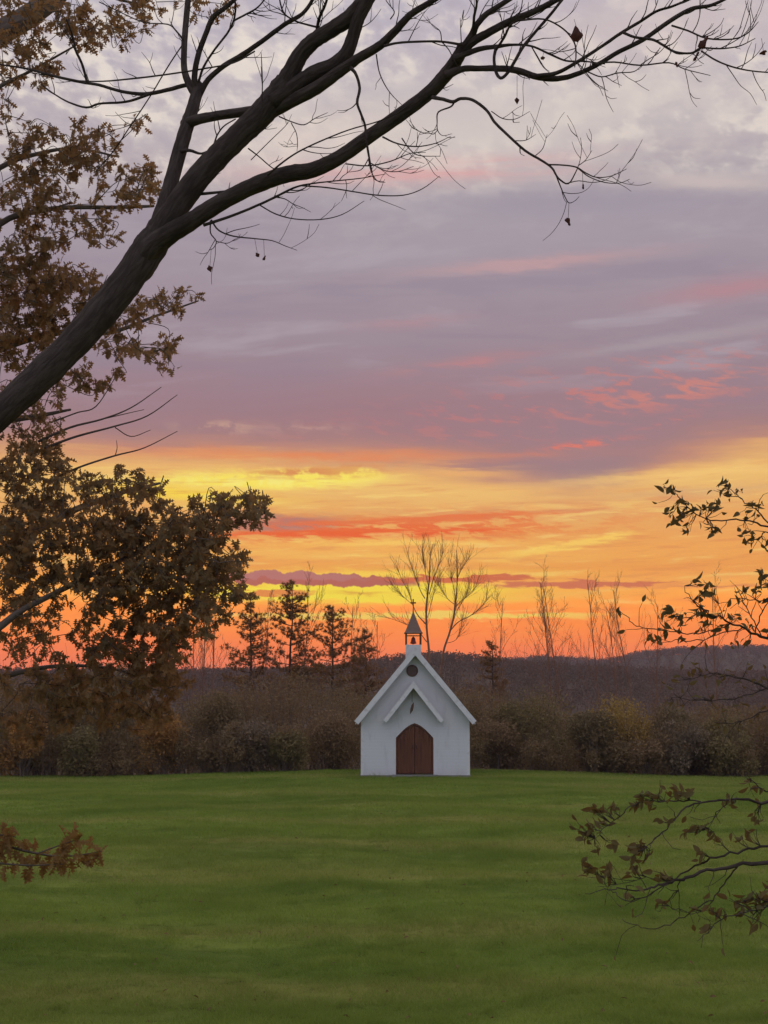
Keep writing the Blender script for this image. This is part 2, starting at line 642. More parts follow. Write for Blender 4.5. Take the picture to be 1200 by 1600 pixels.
xs = axis(-3500, 3500, -30, 30, 0.6)
ys = axis(-600, 5000, -4, 84, 0.6)
X, Y = np.meshgrid(xs, ys, indexing='ij')
V = np.stack([X, Y, gz(X, Y)], -1).reshape(-1, 3)
nx, ny = len(xs), len(ys)
ii, jj = np.meshgrid(np.arange(nx - 1), np.arange(ny - 1), indexing='ij')
b0 = (ii * ny + jj).ravel()
acc = Acc()
acc.add(V, np.stack([b0, b0 + ny, b0 + ny + 1, b0 + 1], 1))


def lawn_colour(dark, mid, pale, straw):
    n1 = noise(wpos((0.13, 0.2, 0)), 1.0, 4.0, 0.6)
    n2 = noise(wpos((0.5, 1.1, 0)), 1.0, 4.0, 0.6, 0.5)
    n3 = noise(wpos((0.05, 0.27, 0)), 1.0, 3.0, 0.5)
    c = mix(dark, mid, smooth(n1, 0.36, 0.62))
    c = mix(c, pale, smooth(n2, 0.47, 0.68) * 0.75)
    c = mix(c, straw, smooth(n3, 0.46, 0.64) * 0.75)
    n4 = noise(wpos((2.0, 2.6, 0)), 1.0, 6.0, 0.68, 0.8)
    c = mix(c, tuple(v * 0.45 for v in dark), smooth(n4, 0.52, 0.72) * 0.75)
    c = mix(c, pale, smooth(n4, 0.44, 0.28) * 0.35)
    return c


m_ground = material('ground_soil_and_lawn')
c = lawn_colour((0.10, 0.15, 0.025), (0.15, 0.21, 0.035), (0.21, 0.26, 0.05), (0.24, 0.23, 0.06))
sep = E.nt.nodes.new('ShaderNodeSeparateXYZ')
E.nt.links.new(wpos().s, sep.inputs[0])
edge = E(sep.outputs[1]) + (noise(wpos((0.3, 0.3, 0)), 1.0, 3.0) - 0.5) * 3.0
c = mix(c, mix((0.09, 0.06, 0.035), (0.06, 0.05, 0.025), noise(wpos(), 0.4, 4.0)), smooth(edge, 62.5, 64.5))
n = noise(wpos((1, 1, 0)), 9.0, 6.0, 0.7)
finish(m_ground, c, 0.95, bump=n, bump_d=0.05, bump_s=0.7, spec=0.05)
g = link('ground', acc.mesh('ground', m_ground))
g['kind'] = 'structure'

# grass: short mown blades over the lawn
rng = np.random.default_rng(5)
NB = 950000
yy = 9.5 + (64.0 - 9.5) * rng.random(NB * 2) ** 1.15
half = yy * 0.268 + 1.9
xx = rng.uniform(-1, 1, NB * 2) * half
keep = rng.random(NB * 2) < 0.5 * (0.55 + 0.45 * np.sin(xx * 1.7 + np.sin(yy * 1.3) * 2) * np.sin(yy * 0.9 + xx * 0.4)) + 0.25
xx, yy = xx[keep][:NB], yy[keep][:NB]
inside = (np.abs(xx - 1.27) < 2.2) & (yy > 56.9) & (yy < 62.6)
xx, yy = xx[~inside], yy[~inside]
NB = len(xx)
far = yy / 30.0
tuft = np.sin(xx * 5.3 + 2 * np.sin(yy * 3.1)) * np.sin(yy * 4.7 + 2 * np.sin(xx * 2.9)) * np.sin(xx * 1.3 - yy * 1.9)
h = rng.uniform(0.03, 0.075, NB) * (1 + 0.25 * np.sin(xx * 0.8) * np.sin(yy * 0.5) + 0.8 * np.clip(tuft, -0.4, 1))
rim = np.clip(1 - np.maximum(np.abs(xx - 1.27) - 2.2, 0) / 0.3, 0, 1) * ((yy > 56.55) & (yy < 62.9))
h = h * (1 + 1.3 * rim * rng.random(NB))
wd = rng.uniform(0.0035, 0.007, NB) * np.clip(far, 0.7, 2.4)
th = rng.uniform(0, 2 * math.pi, NB)
ln = rng.uniform(0.3, 1.5, NB) * h
lt = rng.uniform(0, 2 * math.pi, NB)
base = np.stack([xx, yy, gz(xx, yy) - 0.004], 1)
sv = np.stack([np.cos(th) * wd, np.sin(th) * wd, np.zeros(NB)], 1)
tip = base + np.stack([np.cos(lt) * ln, np.sin(lt) * ln, h], 1)
acc = Acc()
acc.add(np.stack([base - sv, base + sv, tip], 1).reshape(-1, 3), t=np.arange(3 * NB).reshape(-1, 3))
m_grass = material('grass_blades')
c = lawn_colour((0.12, 0.17, 0.032), (0.21, 0.27, 0.05), (0.31, 0.355, 0.078), (0.36, 0.315, 0.10))
c = mix(c, (0.10, 0.13, 0.025), smooth(noise(wpos(), 16.0, 2.0), 0.5, 0.75) * 0.45)
finish(m_grass, c, 0.7, trans=((0.27, 0.40, 0.06), 0.42), spec=0.15)
o = link('grass', acc.mesh('grass', m_grass, smooth_=False))
o['kind'] = 'stuff'
o['label'] = 'short mown green grass covering the field'
o['category'] = 'grass'

# a thin scatter of fallen leaves in the grass
rng = np.random.default_rng(8)
nf = 420
fy = 10 + 34 * rng.random(nf) ** 1.4
fx = rng.uniform(-1, 1, nf) * (fy * 0.27 + 1.5) - 1.0 * rng.random(nf)
fp = np.stack([fx, fy, gz(fx, fy) + rng.uniform(0.025, 0.055, nf)], 1)
fd = rng.normal(0, 1, (nf, 3)) * np.array((1, 1, 0.25))
m_fallen = leaf_material('fallen_leaves', (0.20, 0.13, 0.06), (0.15, 0.10, 0.05), (0.25, 0.15, 0.06), (0.2, 0.12, 0.05), 0.15, 20.0)
acc = Acc()
leaves(acc, OVAL, fp, fd, rng.normal(0, 0.5, nf), rng.uniform(0.035, 0.075, nf))
o = link('fallen_leaves', acc.mesh('fallen_leaves', m_fallen))
o['kind'] = 'stuff'
o['label'] = 'small brown fallen leaves scattered through the grass'
o['category'] = 'leaves'

# ------------------------------------------------------------------ hills
m_hill = material('wooded_hillside')
c = mix((0.13, 0.09, 0.07), (0.11, 0.085, 0.058), noise(wpos(), 0.03, 5.0))
finish(m_hill, c, 1.0, bump=noise(wpos(), 0.2, 4.0), bump_d=1.0, spec=0.0)
m_hillwood = leaf_material('hillside_wood', (0.17, 0.11, 0.088), (0.15, 0.095, 0.075), (0.14, 0.105, 0.072), (0.2, 0.11, 0.07), 0.3, 0.03)
rng = np.random.default_rng(11)


def ridge(name, prof, D, depth, label, seed, ntree, hk):
    rg = np.random.default_rng(seed)
    px = np.array([p[0] for p in prof], float)
    py = np.array([p[1] for p in prof], float)
    hx = (px - 600) / F * D
    hzv = (HOR - py) / F * D + CZ - hk * 0.75

    def hz(x, y):
        t = (np.asarray(y) - (D - depth)) / depth
        up = np.where(t < 1, sst(t), sst(1 + (1 - t) * 0.55))
        return -1.6 + (np.interp(x, hx, hzv) + 1.6) * up
    gx = np.linspace(hx[0], hx[-1], 150)
    gy = np.linspace(D - depth, D + depth * 1.7, 50)
    GX, GY = np.meshgrid(gx, gy, indexing='ij')
    nz_ = rg.normal(0, 0.3, GX.shape)
    a = Acc()
    n1, n2 = GX.shape
    i_, j_ = np.meshgrid(np.arange(n1 - 1), np.arange(n2 - 1), indexing='ij')
    b_ = (i_ * n2 + j_).ravel()
    a.add(np.stack([GX, GY, hz(GX, GY) + nz_ - 0.6], -1).reshape(-1, 3), np.stack([b_, b_ + n2, b_ + n2 + 1, b_ + 1], 1))
    h_ = link(name, a.mesh(name, m_hill))
    h_['kind'] = 'structure'
    a = Acc()
    tx = rg.uniform(-0.37 * D, 0.37 * D, ntree)
    ty = D - depth * 0.75 * rg.random(ntree) ** 1.6 + depth * 0.06
    tz = hz(tx, ty)
    K = 44
    hh = hk * rg.uniform(0.7, 1.1, ntree)
    u = rg.normal(0, 1, (ntree, K, 3))
    u /= np.linalg.norm(u, axis=2, keepdims=True)
    cc = np.stack([tx, ty, tz + hh * 0.38], 1)[:, None, :] + u * (hh * 0.5)[:, None, None] * np.array((0.85, 0.85, 0.95)) * rg.uniform(0.6, 1.05, (ntree, K, 1))
    rhombs(a, cc.reshape(-1, 3), rg.uniform(0.16, 0.36, ntree * K) * hk * 0.6, rg, asp=0.6)
    w_ = link('hillside_wood', a.mesh('hillside_wood', m_hillwood, smooth_=False))
    w_['kind'] = 'stuff'
    w_['label'] = label
    w_['category'] = 'wood'


ridge('hill', [(-1500, 1050), (-400, 1046), (200, 1046), (420, 1044), (540, 1040), (600, 1028), (660, 1020), (715, 1021), (800, 1032), (900, 1040), (1100, 1050), (1600, 1056), (2600, 1060)],
      430, 170, 'brown bare wood on the low hill behind the chapel', 3, 3400, 4.2)
ridge('far_hill', [(-1500, 1052), (300, 1050), (560, 1046), (700, 1036), (790, 1030), (850, 1025), (900, 1029), (930, 1032), (965, 1026), (1000, 1018), (1050, 1013), (1120, 1010), (1200, 1009), (1350, 1016), (1700, 1030), (2600, 1046)],
      980, 380, 'purplish bare wood on the far hill beyond the thicket', 4, 5200, 6.0)

# ------------------------------------------------------------------ thicket
m_thick = leaf_material('thicket_leaves', (0.25, 0.175, 0.092), (0.205, 0.142, 0.076), (0.21, 0.178, 0.078), (0.30, 0.18, 0.08), 0.33, 0.9)
m_twig = bark_material('thicket_twigs', (0.16, 0.115, 0.085), (0.21, 0.16, 0.125))


def shrub_points(rg, x, y, z, r, h, n, rnd=False):
    """centres of leaf faces through an uneven bush: several lobes, denser to the outside"""
    nl = rg.integers(7, 12)
    lc = np.stack([rg.normal(0, 0.42, nl) * r, rg.normal(0, 0.42, nl) * r, rg.uniform(0.25, 0.82, nl) * h], 1)
    lr = rg.uniform(0.32, 0.6, nl) * r
    if rnd:          # one rounded crown with bumps on it, skirts to the ground
        v = rg.normal(0, 1, (nl, 3))
        v /= np.linalg.norm(v, axis=1, keepdims=True)
        lc = v * np.array((r, r, h * 0.32)) * 0.42 + np.array((0, 0, h * 0.56))
        lr = rg.uniform(0.5, 0.66, nl) * min(r, h * 0.44)
        lc[:2, 2] = h * 0.25
    k = rg.integers(0, nl, n)
    u = rg.normal(0, 1, (n, 3))
    u /= np.linalg.norm(u, axis=1, keepdims=True)
    p = lc[k] + u * (lr[k] * rg.random(n) ** 0.45)[:, None]
    p[:, 2] = np.abs(p[:, 2])
    p[:, 2] = np.minimum(p[:, 2], h * (1 - 0.12 * rg.random(n)))
    return p + np.array((x, y, z))


def stems(acc, rg, x, y, z, r, h, n, rad=0.02):
    for _ in range(n):
        a = rg.uniform(0, 6.28)
        q = rg.uniform(0.1, 0.9) * r
        e = np.array((x + math.cos(a) * q, y + math.sin(a) * q, z + h * rg.uniform(0.7, 1.12)))
        s = np.array((x + rg.normal(0, 0.15), y + rg.normal(0, 0.15), z - 0.05))
        m_ = (s + e) / 2 + rg.normal(0, 0.12 * h * 0.3, 3)
        p = catmull([s, m_, e], 4)
        tube(acc, p, np.linspace(rad, rad * 0.25, len(p)), 3, cap=False)


rng = np.random.default_rng(21)
acc, acc2 = Acc(), Acc()
for k in range(150):
    y = rng.uniform(65.5, 92)
    x = rng.uniform(-1, 1) * (y * 0.30 + 5)
    top = 1049 + 14 * math.sin(x * 0.5 + 1) + rng.uniform(-4, 38)
    pxx = 600 + x / y * F
    if pxx > 700:
        top += 40 * min(1, (pxx - 700) / 150)
    z = float(gz(x, y))
    h = (HOR - top) / F * y + CZ - z
    r = h * rng.uniform(0.38, 0.6)
    p = shrub_points(rng, x, y, z, r, h, 2000)
    rhombs(acc, p, rng.uniform(0.08, 0.19, len(p)), rng)
    stems(acc2, rng, x, y, z, r, h, 14, 0.025)
for k in range(120):      # low front fringe at the edge of the lawn
    y = rng.uniform(62.8, 66)
    x = rng.uniform(-1, 1) * 23
    if abs(x - 1.3) < 2.6 and y < 64:
        continue
    z = float(gz(x, y))
    h = rng.uniform(0.7, 2.6)
    r = rng.uniform(0.5, 1.3)
    p = shrub_points(rng, x, y, z, r, h, 620)
    rhombs(acc, p, rng.uniform(0.06, 0.16, len(p)), rng)
    stems(acc2, rng, x, y, z, r, h, 8, 0.012)
th_ = thing('thicket', 'dark brown thicket of bushes and saplings along the far edge of the lawn', 'thicket', (0, 72, float(gz(0, 72))))
th_['kind'] = 'stuff'
part('leaves', acc, m_thick, th_, False, kind='stuff')
part('stems', acc2, m_twig, th_, True, kind='stuff')

# shrubs that stand out from the thicket
COLS = {'dark': ((0.23, 0.17, 0.085), (0.19, 0.145, 0.075), (0.23, 0.15, 0.072)),
        'gold': ((0.40, 0.265, 0.075), (0.34, 0.23, 0.065), (0.30, 0.21, 0.07)),
        'olive': ((0.24, 0.185, 0.08), (0.20, 0.155, 0.07), (0.26, 0.195, 0.085)),
        'rust': ((0.40, 0.20, 0.06), (0.33, 0.18, 0.06), (0.27, 0.17, 0.065)),
        'tan': ((0.30, 0.20, 0.105), (0.24, 0.16, 0.09), (0.21, 0.14, 0.075)),
        'grey': ((0.26, 0.195, 0.13), (0.21, 0.16, 0.105), (0.24, 0.17, 0.10))}
SM = {k: leaf_material(k + '_shrub_leaves', *v, tuple(q * 1.2 for q in v[0]), 0.2, 2.0) for k, v in COLS.items()}
SHRUBS = [(985, 1056, 66, 64.6, 'gold', 'rounded golden brown shrub rising in front of the far purple hill'),
          (40, 1105, 60, 62.6, 'rust', 'rust orange bush under the oak boughs at the lawn edge'),
          (255, 1075, 45, 64.0, 'rust', 'russet leafed shrub beside the oak boughs, towards the chapel'),
          (120, 1120, 60, 63.2, 'olive', 'olive green bush between the rust bush and the thicket'),
          (520, 1098, 42, 65.2, 'tan', 'tan bush beside the chapel eave towards the pines'),
          (775, 1105, 40, 65.0, 'tan', 'tan brown bush beside the chapel wall, towards the golden shrub'),
          (840, 1056, 70, 65.8, 'olive', 'olive brown bush between the chapel and the golden shrub'),
          (1060, 1120, 55, 63.4, 'grey', 'grey brown twiggy low bush beside the golden shrub, away from the chapel'),
          (1150, 1140, 60, 62.7, 'olive', 'low olive bush at the lawn edge behind the drooping branch'),
          (1010, 1150, 48, 62.9, 'tan', 'low tan bush at the lawn edge below the golden shrub'),
          (390, 1105, 52, 63.8, 'grey', 'grey brown bush under the pines'),
          (450, 1135, 44, 63.0, 'olive', 'low dark olive bush at the lawn edge under the pines'),
          (925, 1082, 40, 64.2, 'dark', 'dark round bush beside the golden shrub, towards the chapel'),
          (805, 1068, 36, 66.4, 'olive', 'small olive crown close behind the chapel eave, towards the golden shrub'),
          (1048, 1088, 46, 64.8, 'dark', 'dark round bush beside the golden shrub, away from the chapel'),
          (1130, 1098, 50, 64.0, 'olive', 'olive bush below the faint twigs in front of the far hill'),
          (335, 1062, 46, 65.5, 'dark', 'dark brown bush between the oak boughs and the pines'),
          (150, 1010, 120, 66.0, 'dark', 'tall dense dark brown bush behind the lowest oak boughs')]
for k, (px, top, rp, y, cn, lab) in enumerate(SHRUBS):
    rg = np.random.default_rng(300 + k)
    c = P(px, top, y)
    z = float(gz(c[0], y))
    h = c[2] - z
    r = rp / F * y * 1.15
    t = thing('shrub', lab, 'shrub', (c[0], y, z), 'shrubs along the thicket')
    a = Acc()
    p = shrub_points(rg, c[0], y, z, r, h, 9000 if cn == 'dark' else 4200, True)
    rhombs(a, p, rg.uniform(0.07, 0.17, len(p)), rg)
    part('foliage', a, SM[cn], t, False)
    a = Acc()
    stems(a, rg, c[0], y, z, r * 0.8, h * 0.95, 16, 0.02)
    part('stems', a, m_twig, t)

# ------------------------------------------------------------------ chapel
S = 57.0 / F
CX, CY = float(P(649, 1200, 57)[0]), 57.0
ZB = float(P(649, 1210, 57)[2])


def lx(px): return CX + (px - 649) * S
def lz(py): return float(P(649, py, CY)[2])


m_white = material('white_painted_boards')
zc = E.nt.nodes.new('ShaderNodeSeparateXYZ')
E.nt.links.new(wpos().s, zc.inputs[0])
fr = E.op('FRACT', E(zc.outputs[2]) * (1 / 0.13))
grime = noise(wpos((3, 3, 0.7)), 1.0, 5.0, 0.65)
lowd = smooth(E(zc.outputs[2]), 0.45, 0.0) * noise(wpos((5, 5, 2)), 1.0, 4.0)
c = mix((0.80, 0.805, 0.82), (0.68, 0.68, 0.69), smooth(grime, 0.5, 0.75))
c = mix(c, (0.5, 0.47, 0.42), lowd * 0.6)
finish(m_white, c, 0.6, bump=E.op('POWER', fr, 5.0) * -1.0, bump_d=0.006, bump_s=0.5)
m_trim = material('white_painted_trim')
finish(m_trim, mix((0.83, 0.83, 0.83), (0.70, 0.69, 0.68), smooth(noise(wpos(), 6.0, 4.0), 0.5, 0.7)), 0.55)
m_door = material('dark_red_brown_door')
n = noise(wpos((14, 14, 1.2)), 1.0, 4.0, 0.6)
finish(m_door, mix((0.18, 0.070, 0.036), (0.115, 0.045, 0.026), smooth(n, 0.35, 0.65)), 0.55, bump=n, bump_d=0.004)
m_roof = material('grey_brown_shingle')
finish(m_roof, mix((0.27, 0.18, 0.145), (0.19, 0.13, 0.105), noise(wpos((6, 6, 14)), 1.0, 3.0)), 0.85)
m_wood = material('weathered_brown_wood')
finish(m_wood, mix((0.16, 0.085, 0.055), (0.11, 0.06, 0.04), noise(wpos((9, 9, 2)), 1.0, 3.0)), 0.7)
m_bell = material('red_bell')
finish(m_bell, (0.24, 0.03, 0.02), 0.45, metal=0.2, spec=0.5)
m_flare_red = material('flare_red')
finish(m_flare_red, (0.30, 0.075, 0.035), 0.5, metal=0.3)  # red fringe of the backlight, put into the colour of finial and cross
m_iron = material('dark_iron')
finish(m_iron, (0.05, 0.03, 0.028), 0.5, metal=0.5)
m_glass = material('dark_round_glass')
finish(m_glass, mix((0.20, 0.13, 0.09), (0.09, 0.06, 0.045), noise(wpos(), 9.0, 2.0)), 0.25, spec=0.5)
m_stone = material('concrete_slab')
finish(m_stone, mix((0.33, 0.32, 0.30), (0.24, 0.235, 0.22), noise(wpos(), 5.0, 4.0)), 0.9)

chapel = thing('chapel', 'small white wooden chapel with brown arched door and belfry on the lawn', 'chapel', (CX, CY, ZB))
hw = 83.5 * S
DEP = 5.4
zE = lz(1127)
zR = lz(1012)                 # top of the ridge
sl_ = (zR - zE) / (94 * S)     # roof slope
# door arch
dw0, dw1 = lx(619), lx(677)
dc = (dw0 + dw1) / 2
dhw = (dw1 - dw0) / 2
zs, za = lz(1153), lz(1130)
zsill = ZB + 0.02


def arch(hwid, zs_, za_, z0, n=9):
    """pointed arch outline, counter-clockwise from bottom left, centred on x = 0"""
    hh = za_ - zs_
    pts = [(-hwid, z0)]
    left = []
    for i in range(n + 1):
        t = i / n
        x = -hwid * (1 - t)
        zz = zs_ + hh * (math.sin(t * math.pi / 2) * 0.72 + 0.28 * t)
        left.append((x, zz))
    right = [(-x, z_) for x, z_ in reversed(left[:-1])]
    return [(hwid, z0)] + right[::-1][::-1][::-1] if False else pts + left + right + [(hwid, z0)]


# front wall with the door and round-window openings cut out (bands around them)
wt = 0.14
zwall_top = lambda x: zR - 0.30 - sl_ * abs(x - CX)
ar = arch(dhw, zs, za, zsill)
acc = Acc()
outline = [(CX - hw, ZB - 0.03), (dw0, ZB - 0.03)] + [(dc + x, z_) for x, z_ in ar[1:-1]] + [(dw1, ZB - 0.03), (CX + hw, ZB - 0.03), (CX + hw, zwall_top(CX + hw)), (CX, zwall_top(CX)), (CX - hw, zwall_top(CX - hw))]
prism(acc, outline, CY, CY + wt)
part('front_wall', acc, m_white, chapel, False)
acc = Acc()
box(acc, CX - hw, CX - hw + wt, CY + wt + 0.002, CY + DEP - wt - 0.002, ZB - 0.03, zwall_top(CX - hw) + 0.08)
part('side_wall', acc, m_white, chapel, False)
acc = Acc()
box(acc, CX + hw - wt, CX + hw, CY + wt + 0.002, CY + DEP - wt - 0.002, ZB - 0.03, zwall_top(CX + hw) + 0.08)
part('side_wall', acc, m_white, chapel, False)
acc = Acc()
prism(acc, [(CX - hw, ZB - 0.03), (CX + hw, ZB - 0.03), (CX + hw, zwall_top(CX + hw)), (CX, zwall_top(CX)), (CX - hw, zwall_top(CX - hw))], CY + DEP - wt, CY + DEP)
part('back_wall', acc, m_white, chapel, False)
acc = Acc()
box(acc, CX - hw - 0.04, CX + hw + 0.04, CY - 0.05, CY + DEP + 0.05, ZB - 0.4, ZB - 0.033)
part('foundation', acc, m_stone, chapel, False)
acc = Acc()
box(acc, dw0 - 0.16, dw1 + 0.16, CY - 0.42, CY - 0.052, ZB - 0.3, ZB - 0.005)
part('doorstep', acc, m_stone, chapel, False)
# corner boards
for s in (-1, 1):
    acc = Acc()
    x0 = CX + s * hw
    box(acc, min(x0 + s * 0.012, x0 - s * 0.1), max(x0 + s * 0.012, x0 - s * 0.1), CY - 0.014, CY + 0.1, ZB - 0.032, zwall_top(x0) - 0.02)
    part('corner_board', acc, m_trim, chapel, False)


# roof slabs and white barge boards
def slope_slab(acc, s, y0, y1, x_in, x_out, z_ridge, sl, thick, cx):
    a = (cx + s * x_in, z_ridge - sl * x_in)
    b = (cx + s * x_out, z_ridge - sl * x_out)
    nx_, nz_ = math.sin(math.atan(sl)) * s, math.cos(math.atan(sl))
    pts = [a, b, (b[0] - nx_ * thick, b[1] - nz_ * thick), (a[0], a[1] - thick / nz_)]
    if s < 0:
        pts = pts[::-1]
    prism(acc, pts, y0, y1)


OV = 0.38
for s in (-1, 1):
    acc = Acc()
    slope_slab(acc, s, CY - OV + 0.05, CY + DEP + OV, 0.0, 94 * S - 0.01, zR - 0.004, sl_, 0.10, CX)
    rf = part('roof', acc, m_roof, chapel, False)
    acc = Acc()
    slope_slab(acc, s, CY - OV, CY - OV + 0.046, 0.0, 94 * S, zR + 0.01, sl_, 0.205, CX)
    part('barge_board', acc, m_trim, chapel, False)
    acc = Acc()     # soffit board under the overhang
    slope_slab(acc, s, CY - OV + 0.05, CY - 0.003, 0.0, 94 * S - 0.03, zR - 0.135, sl_, 0.03, CX)
    part('soffit', acc, m_trim, chapel, False)

# round gable window
wx, wz, wr = lx(644.5), lz(1048), 8.2 * S
acc = Acc()
ang = np.linspace(0, 2 * math.pi, 28, endpoint=False)
prism(acc, [(wx + math.cos(a) * wr, wz + math.sin(a) * wr) for a in ang], CY - 0.012, CY - 0.003)
gw = part('round_window', acc, m_glass, chapel, False)
acc = Acc()
ringp = np.stack([wx + np.cos(np.append(ang, ang[0])) * wr, np.full(29, CY - 0.018), wz + np.sin(np.append(ang, ang[0])) * wr], 1)
tube(acc, ringp, np.full(29, 0.028), 6, cap=False)
part('window_ring', acc, m_wood, chapel, True, parent=gw)
acc = Acc()
box(acc, wx - wr * 0.95, wx + wr * 0.95, CY - 0.022, CY - 0.013, wz - 0.016, wz + 0.016)
part('window_bar', acc, m_wood, chapel, False, parent=gw)
acc = Acc()
box(acc, wx - 0.016, wx + 0.016, CY - 0.026, CY - 0.0225, wz - wr * 0.95, wz + wr * 0.95)
part('window_bar', acc, m_wood, chapel, False, parent=gw)

# little gabled hood over the door
hx0 = lx(646)
zh = lz(1065)
sh = (lz(1065) - lz(1126)) / (47 * S)
PR = 0.46
hood = None
for s in (-1, 1):
    acc = Acc()
    slope_slab(acc, s, CY - PR + 0.05, CY - 0.003, 0.0, 46 * S, zh - 0.004, sh, 0.06, hx0)
    hood = part('hood_roof', acc, m_roof, chapel, False)
    acc = Acc()
    slope_slab(acc, s, CY - PR, CY - PR + 0.044, 0.0, 46.5 * S, zh + 0.006, sh, 0.16, hx0)
    part('hood_barge_board', acc, m_trim, chapel, False)
    acc = Acc()      # bracket under the hood's foot
    bx = hx0 + s * 39 * S
    zb_ = zh - sh * 39 * S - 0.16
    box(acc, bx - 0.05, bx + 0.05, CY - PR + 0.06, CY - 0.003, zb_ - 0.12, zb_ - 0.03)
    part('bracket', acc, m_trim, chapel, False)
# hanging lantern under the hood
acc = Acc()
lpx, lpy = lx(644), CY - PR + 0.2
tube(acc, [(lpx, lpy, zh - 0.1), (lpx, lpy, lz(1097))], [0.009, 0.009], 5)
lan = part('lantern', acc, m_iron, chapel)
acc = Acc()
ztop, zbot = lz(1098), lz(1115)
tube(acc, [(lpx + 0.06, lpy, ztop), (lpx + 0.02, lpy, ztop - 0.12), (lpx - 0.02, lpy, ztop - 0.28), (lpx - 0.07, lpy, zbot)], [0.012, 0.05, 0.055, 0.012], 8)
part('lantern_body', acc, m_wood, chapel, True, parent=lan)

# door: frame, two leaves with planks, handles
acc = Acc()
o1 = arch(dhw - 0.002, zs - 0.002, za - 0.004, zsill)
i1 = arch(dhw - 0.05, zs - 0.01, za - 0.07, zsill)
for i in range(len(o1) - 1):
    p0, p1, q1, q0 = o1[i], o1[i + 1], i1[i + 1], i1[i]
    y0, y1 = CY + 0.012, CY + 0.10
    v = [(dc + a_, yy_, b_) for yy_ in (y0, y1) for a_, b_ in (p0, p1, q1, q0)]
    acc.add(v, [(0, 1, 2, 3), (7, 6, 5, 4), (0, 4, 5, 1), (2, 6, 7, 3)])
part('door_frame', acc, m_door, chapel, False)


def arch_top(x):
    t = 1 - abs(x) / (dhw - 0.055)
    t = max(0, min(1, t))
    return zs - 0.012 + (za - 0.078 - zs + 0.012) * (math.sin(t * math.pi / 2) * 0.72 + 0.28 * t)


for s in (-1, 1):
    acc = Acc()
    W = dhw - 0.058
    box(acc, dc + min(s * 0.012, s * W * 0.97), dc + max(s * 0.012, s * W * 0.97), CY + 0.075, CY + 0.09, zsill + 0.02, zs - 0.03)
    leaf_ = part('door_leaf', acc, m_door, chapel, False)
    NP = 5
    for k in range(NP):
        a_ = s * (0.008 + (W - 0.008) * k / NP)
        b_ = s * (0.008 + (W - 0.008) * (k + 1) / NP - 0.007)
        x0, x1 = min(a_, b_), max(a_, b_)
        acc = Acc()
        xsn = [x0 + (x1 - x0) * i / 3 for i in range(4)]
        poly = [(dc + x0, zsill + 0.012), (dc + x1, zsill + 0.012)] + [(dc + x, arch_top(x) - 0.004) for x in reversed(xsn)]
        prism(acc, poly, CY + 0.046 + 0.003 * (k % 2), CY + 0.072)
        part('plank', acc, m_door, chapel, False, parent=leaf_)
    acc = Acc()
    hxx = dc + s * 0.07
    tube(acc, [(hxx, CY + 0.03, zsill + 0.98), (hxx, CY - 0.005, zsill + 1.0), (hxx, CY - 0.005, zsill + 1.1), (hxx, CY + 0.03, zsill + 1.12)], [0.011] * 4, 6)
    part('door_handle', acc, m_iron, chapel, True, parent=leaf_)

# belfry
bc = lx(646.5)
bw = 12.0 * S
by0, by1 = CY - 0.16, CY - 0.16 + 2 * bw
acc = Acc()
zbt = lz(1007.5)
prism(acc, [(bc - bw, lz(1035)), (bc, lz(1022)), (bc + bw, lz(1035)), (bc + bw, zbt), (bc - bw, zbt)], by0, by1)
bel = part('belfry_base', acc, m_trim, chapel, False)
ztp = lz(989)
for sx_ in (-1, 1):
    for sy_ in (0, 1):
        acc = Acc()
        xx_ = bc + sx_ * (bw - 0.02)
        yy_ = by0 + 0.03 + sy_ * (by1 - by0 - 0.06)
        box(acc, xx_ - 0.034, xx_ + 0.034, yy_ - 0.034, yy_ + 0.034, zbt + 0.002, ztp)
        part('belfry_post', acc, m_wood, chapel, False)
acc = Acc()
bcy = (by0 + by1) / 2
rows = [(989.5, 14.6), (986, 12.2), (978, 9.0), (968, 5.0), (957, 1.1)]
v = []
for py, hwp in rows:
    h_ = hwp * S
    v += [(bc - h_, bcy - h_, lz(py)), (bc + h_, bcy - h_, lz(py)), (bc + h_, bcy + h_, lz(py)), (bc - h_, bcy + h_, lz(py))]
q = [(0, 3, 2, 1)] + [(4 * i + j, 4 * i + (j + 1) % 4, 4 * i + 4 + (j + 1) % 4, 4 * i + 4 + j) for i in range(4) for j in range(4)] + [(16, 17, 18, 19)]
acc.add(v, q)
spire = part('belfry_roof', acc, m_roof, chapel, False)
acc = Acc()
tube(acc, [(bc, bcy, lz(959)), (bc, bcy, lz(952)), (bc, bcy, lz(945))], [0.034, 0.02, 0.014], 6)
part('finial', acc, m_flare_red, chapel, True, parent=spire)
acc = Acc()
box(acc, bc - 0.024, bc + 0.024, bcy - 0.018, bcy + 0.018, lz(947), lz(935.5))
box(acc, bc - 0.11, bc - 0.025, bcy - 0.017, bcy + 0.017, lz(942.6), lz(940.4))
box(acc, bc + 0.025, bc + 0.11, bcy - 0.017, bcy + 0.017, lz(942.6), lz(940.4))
part('cross', acc, m_flare_red, chapel, False, parent=spire)
# bell on its yoke
acc = Acc()
zb0, zb1 = lz(1005), lz(994)
prof = [(zb0, .135), (zb0 + .02, .125), (zb0 + .07, .098), (zb0 + .15, .085), (zb0 + .21, .07), (zb0 + .25, .03)]
tube(acc, [(bc, bcy, z_) for z_, _ in prof], [r_ for _, r_ in prof], 16)
bell = part('bell', acc, m_bell, chapel)
acc = Acc()
box(acc, bc - bw + 0.05, bc + bw - 0.05, bcy - 0.02, bcy + 0.02, zb1 + 0.0, zb1 + 0.04)
part('yoke', acc, m_wood, chapel, False, parent=bell)

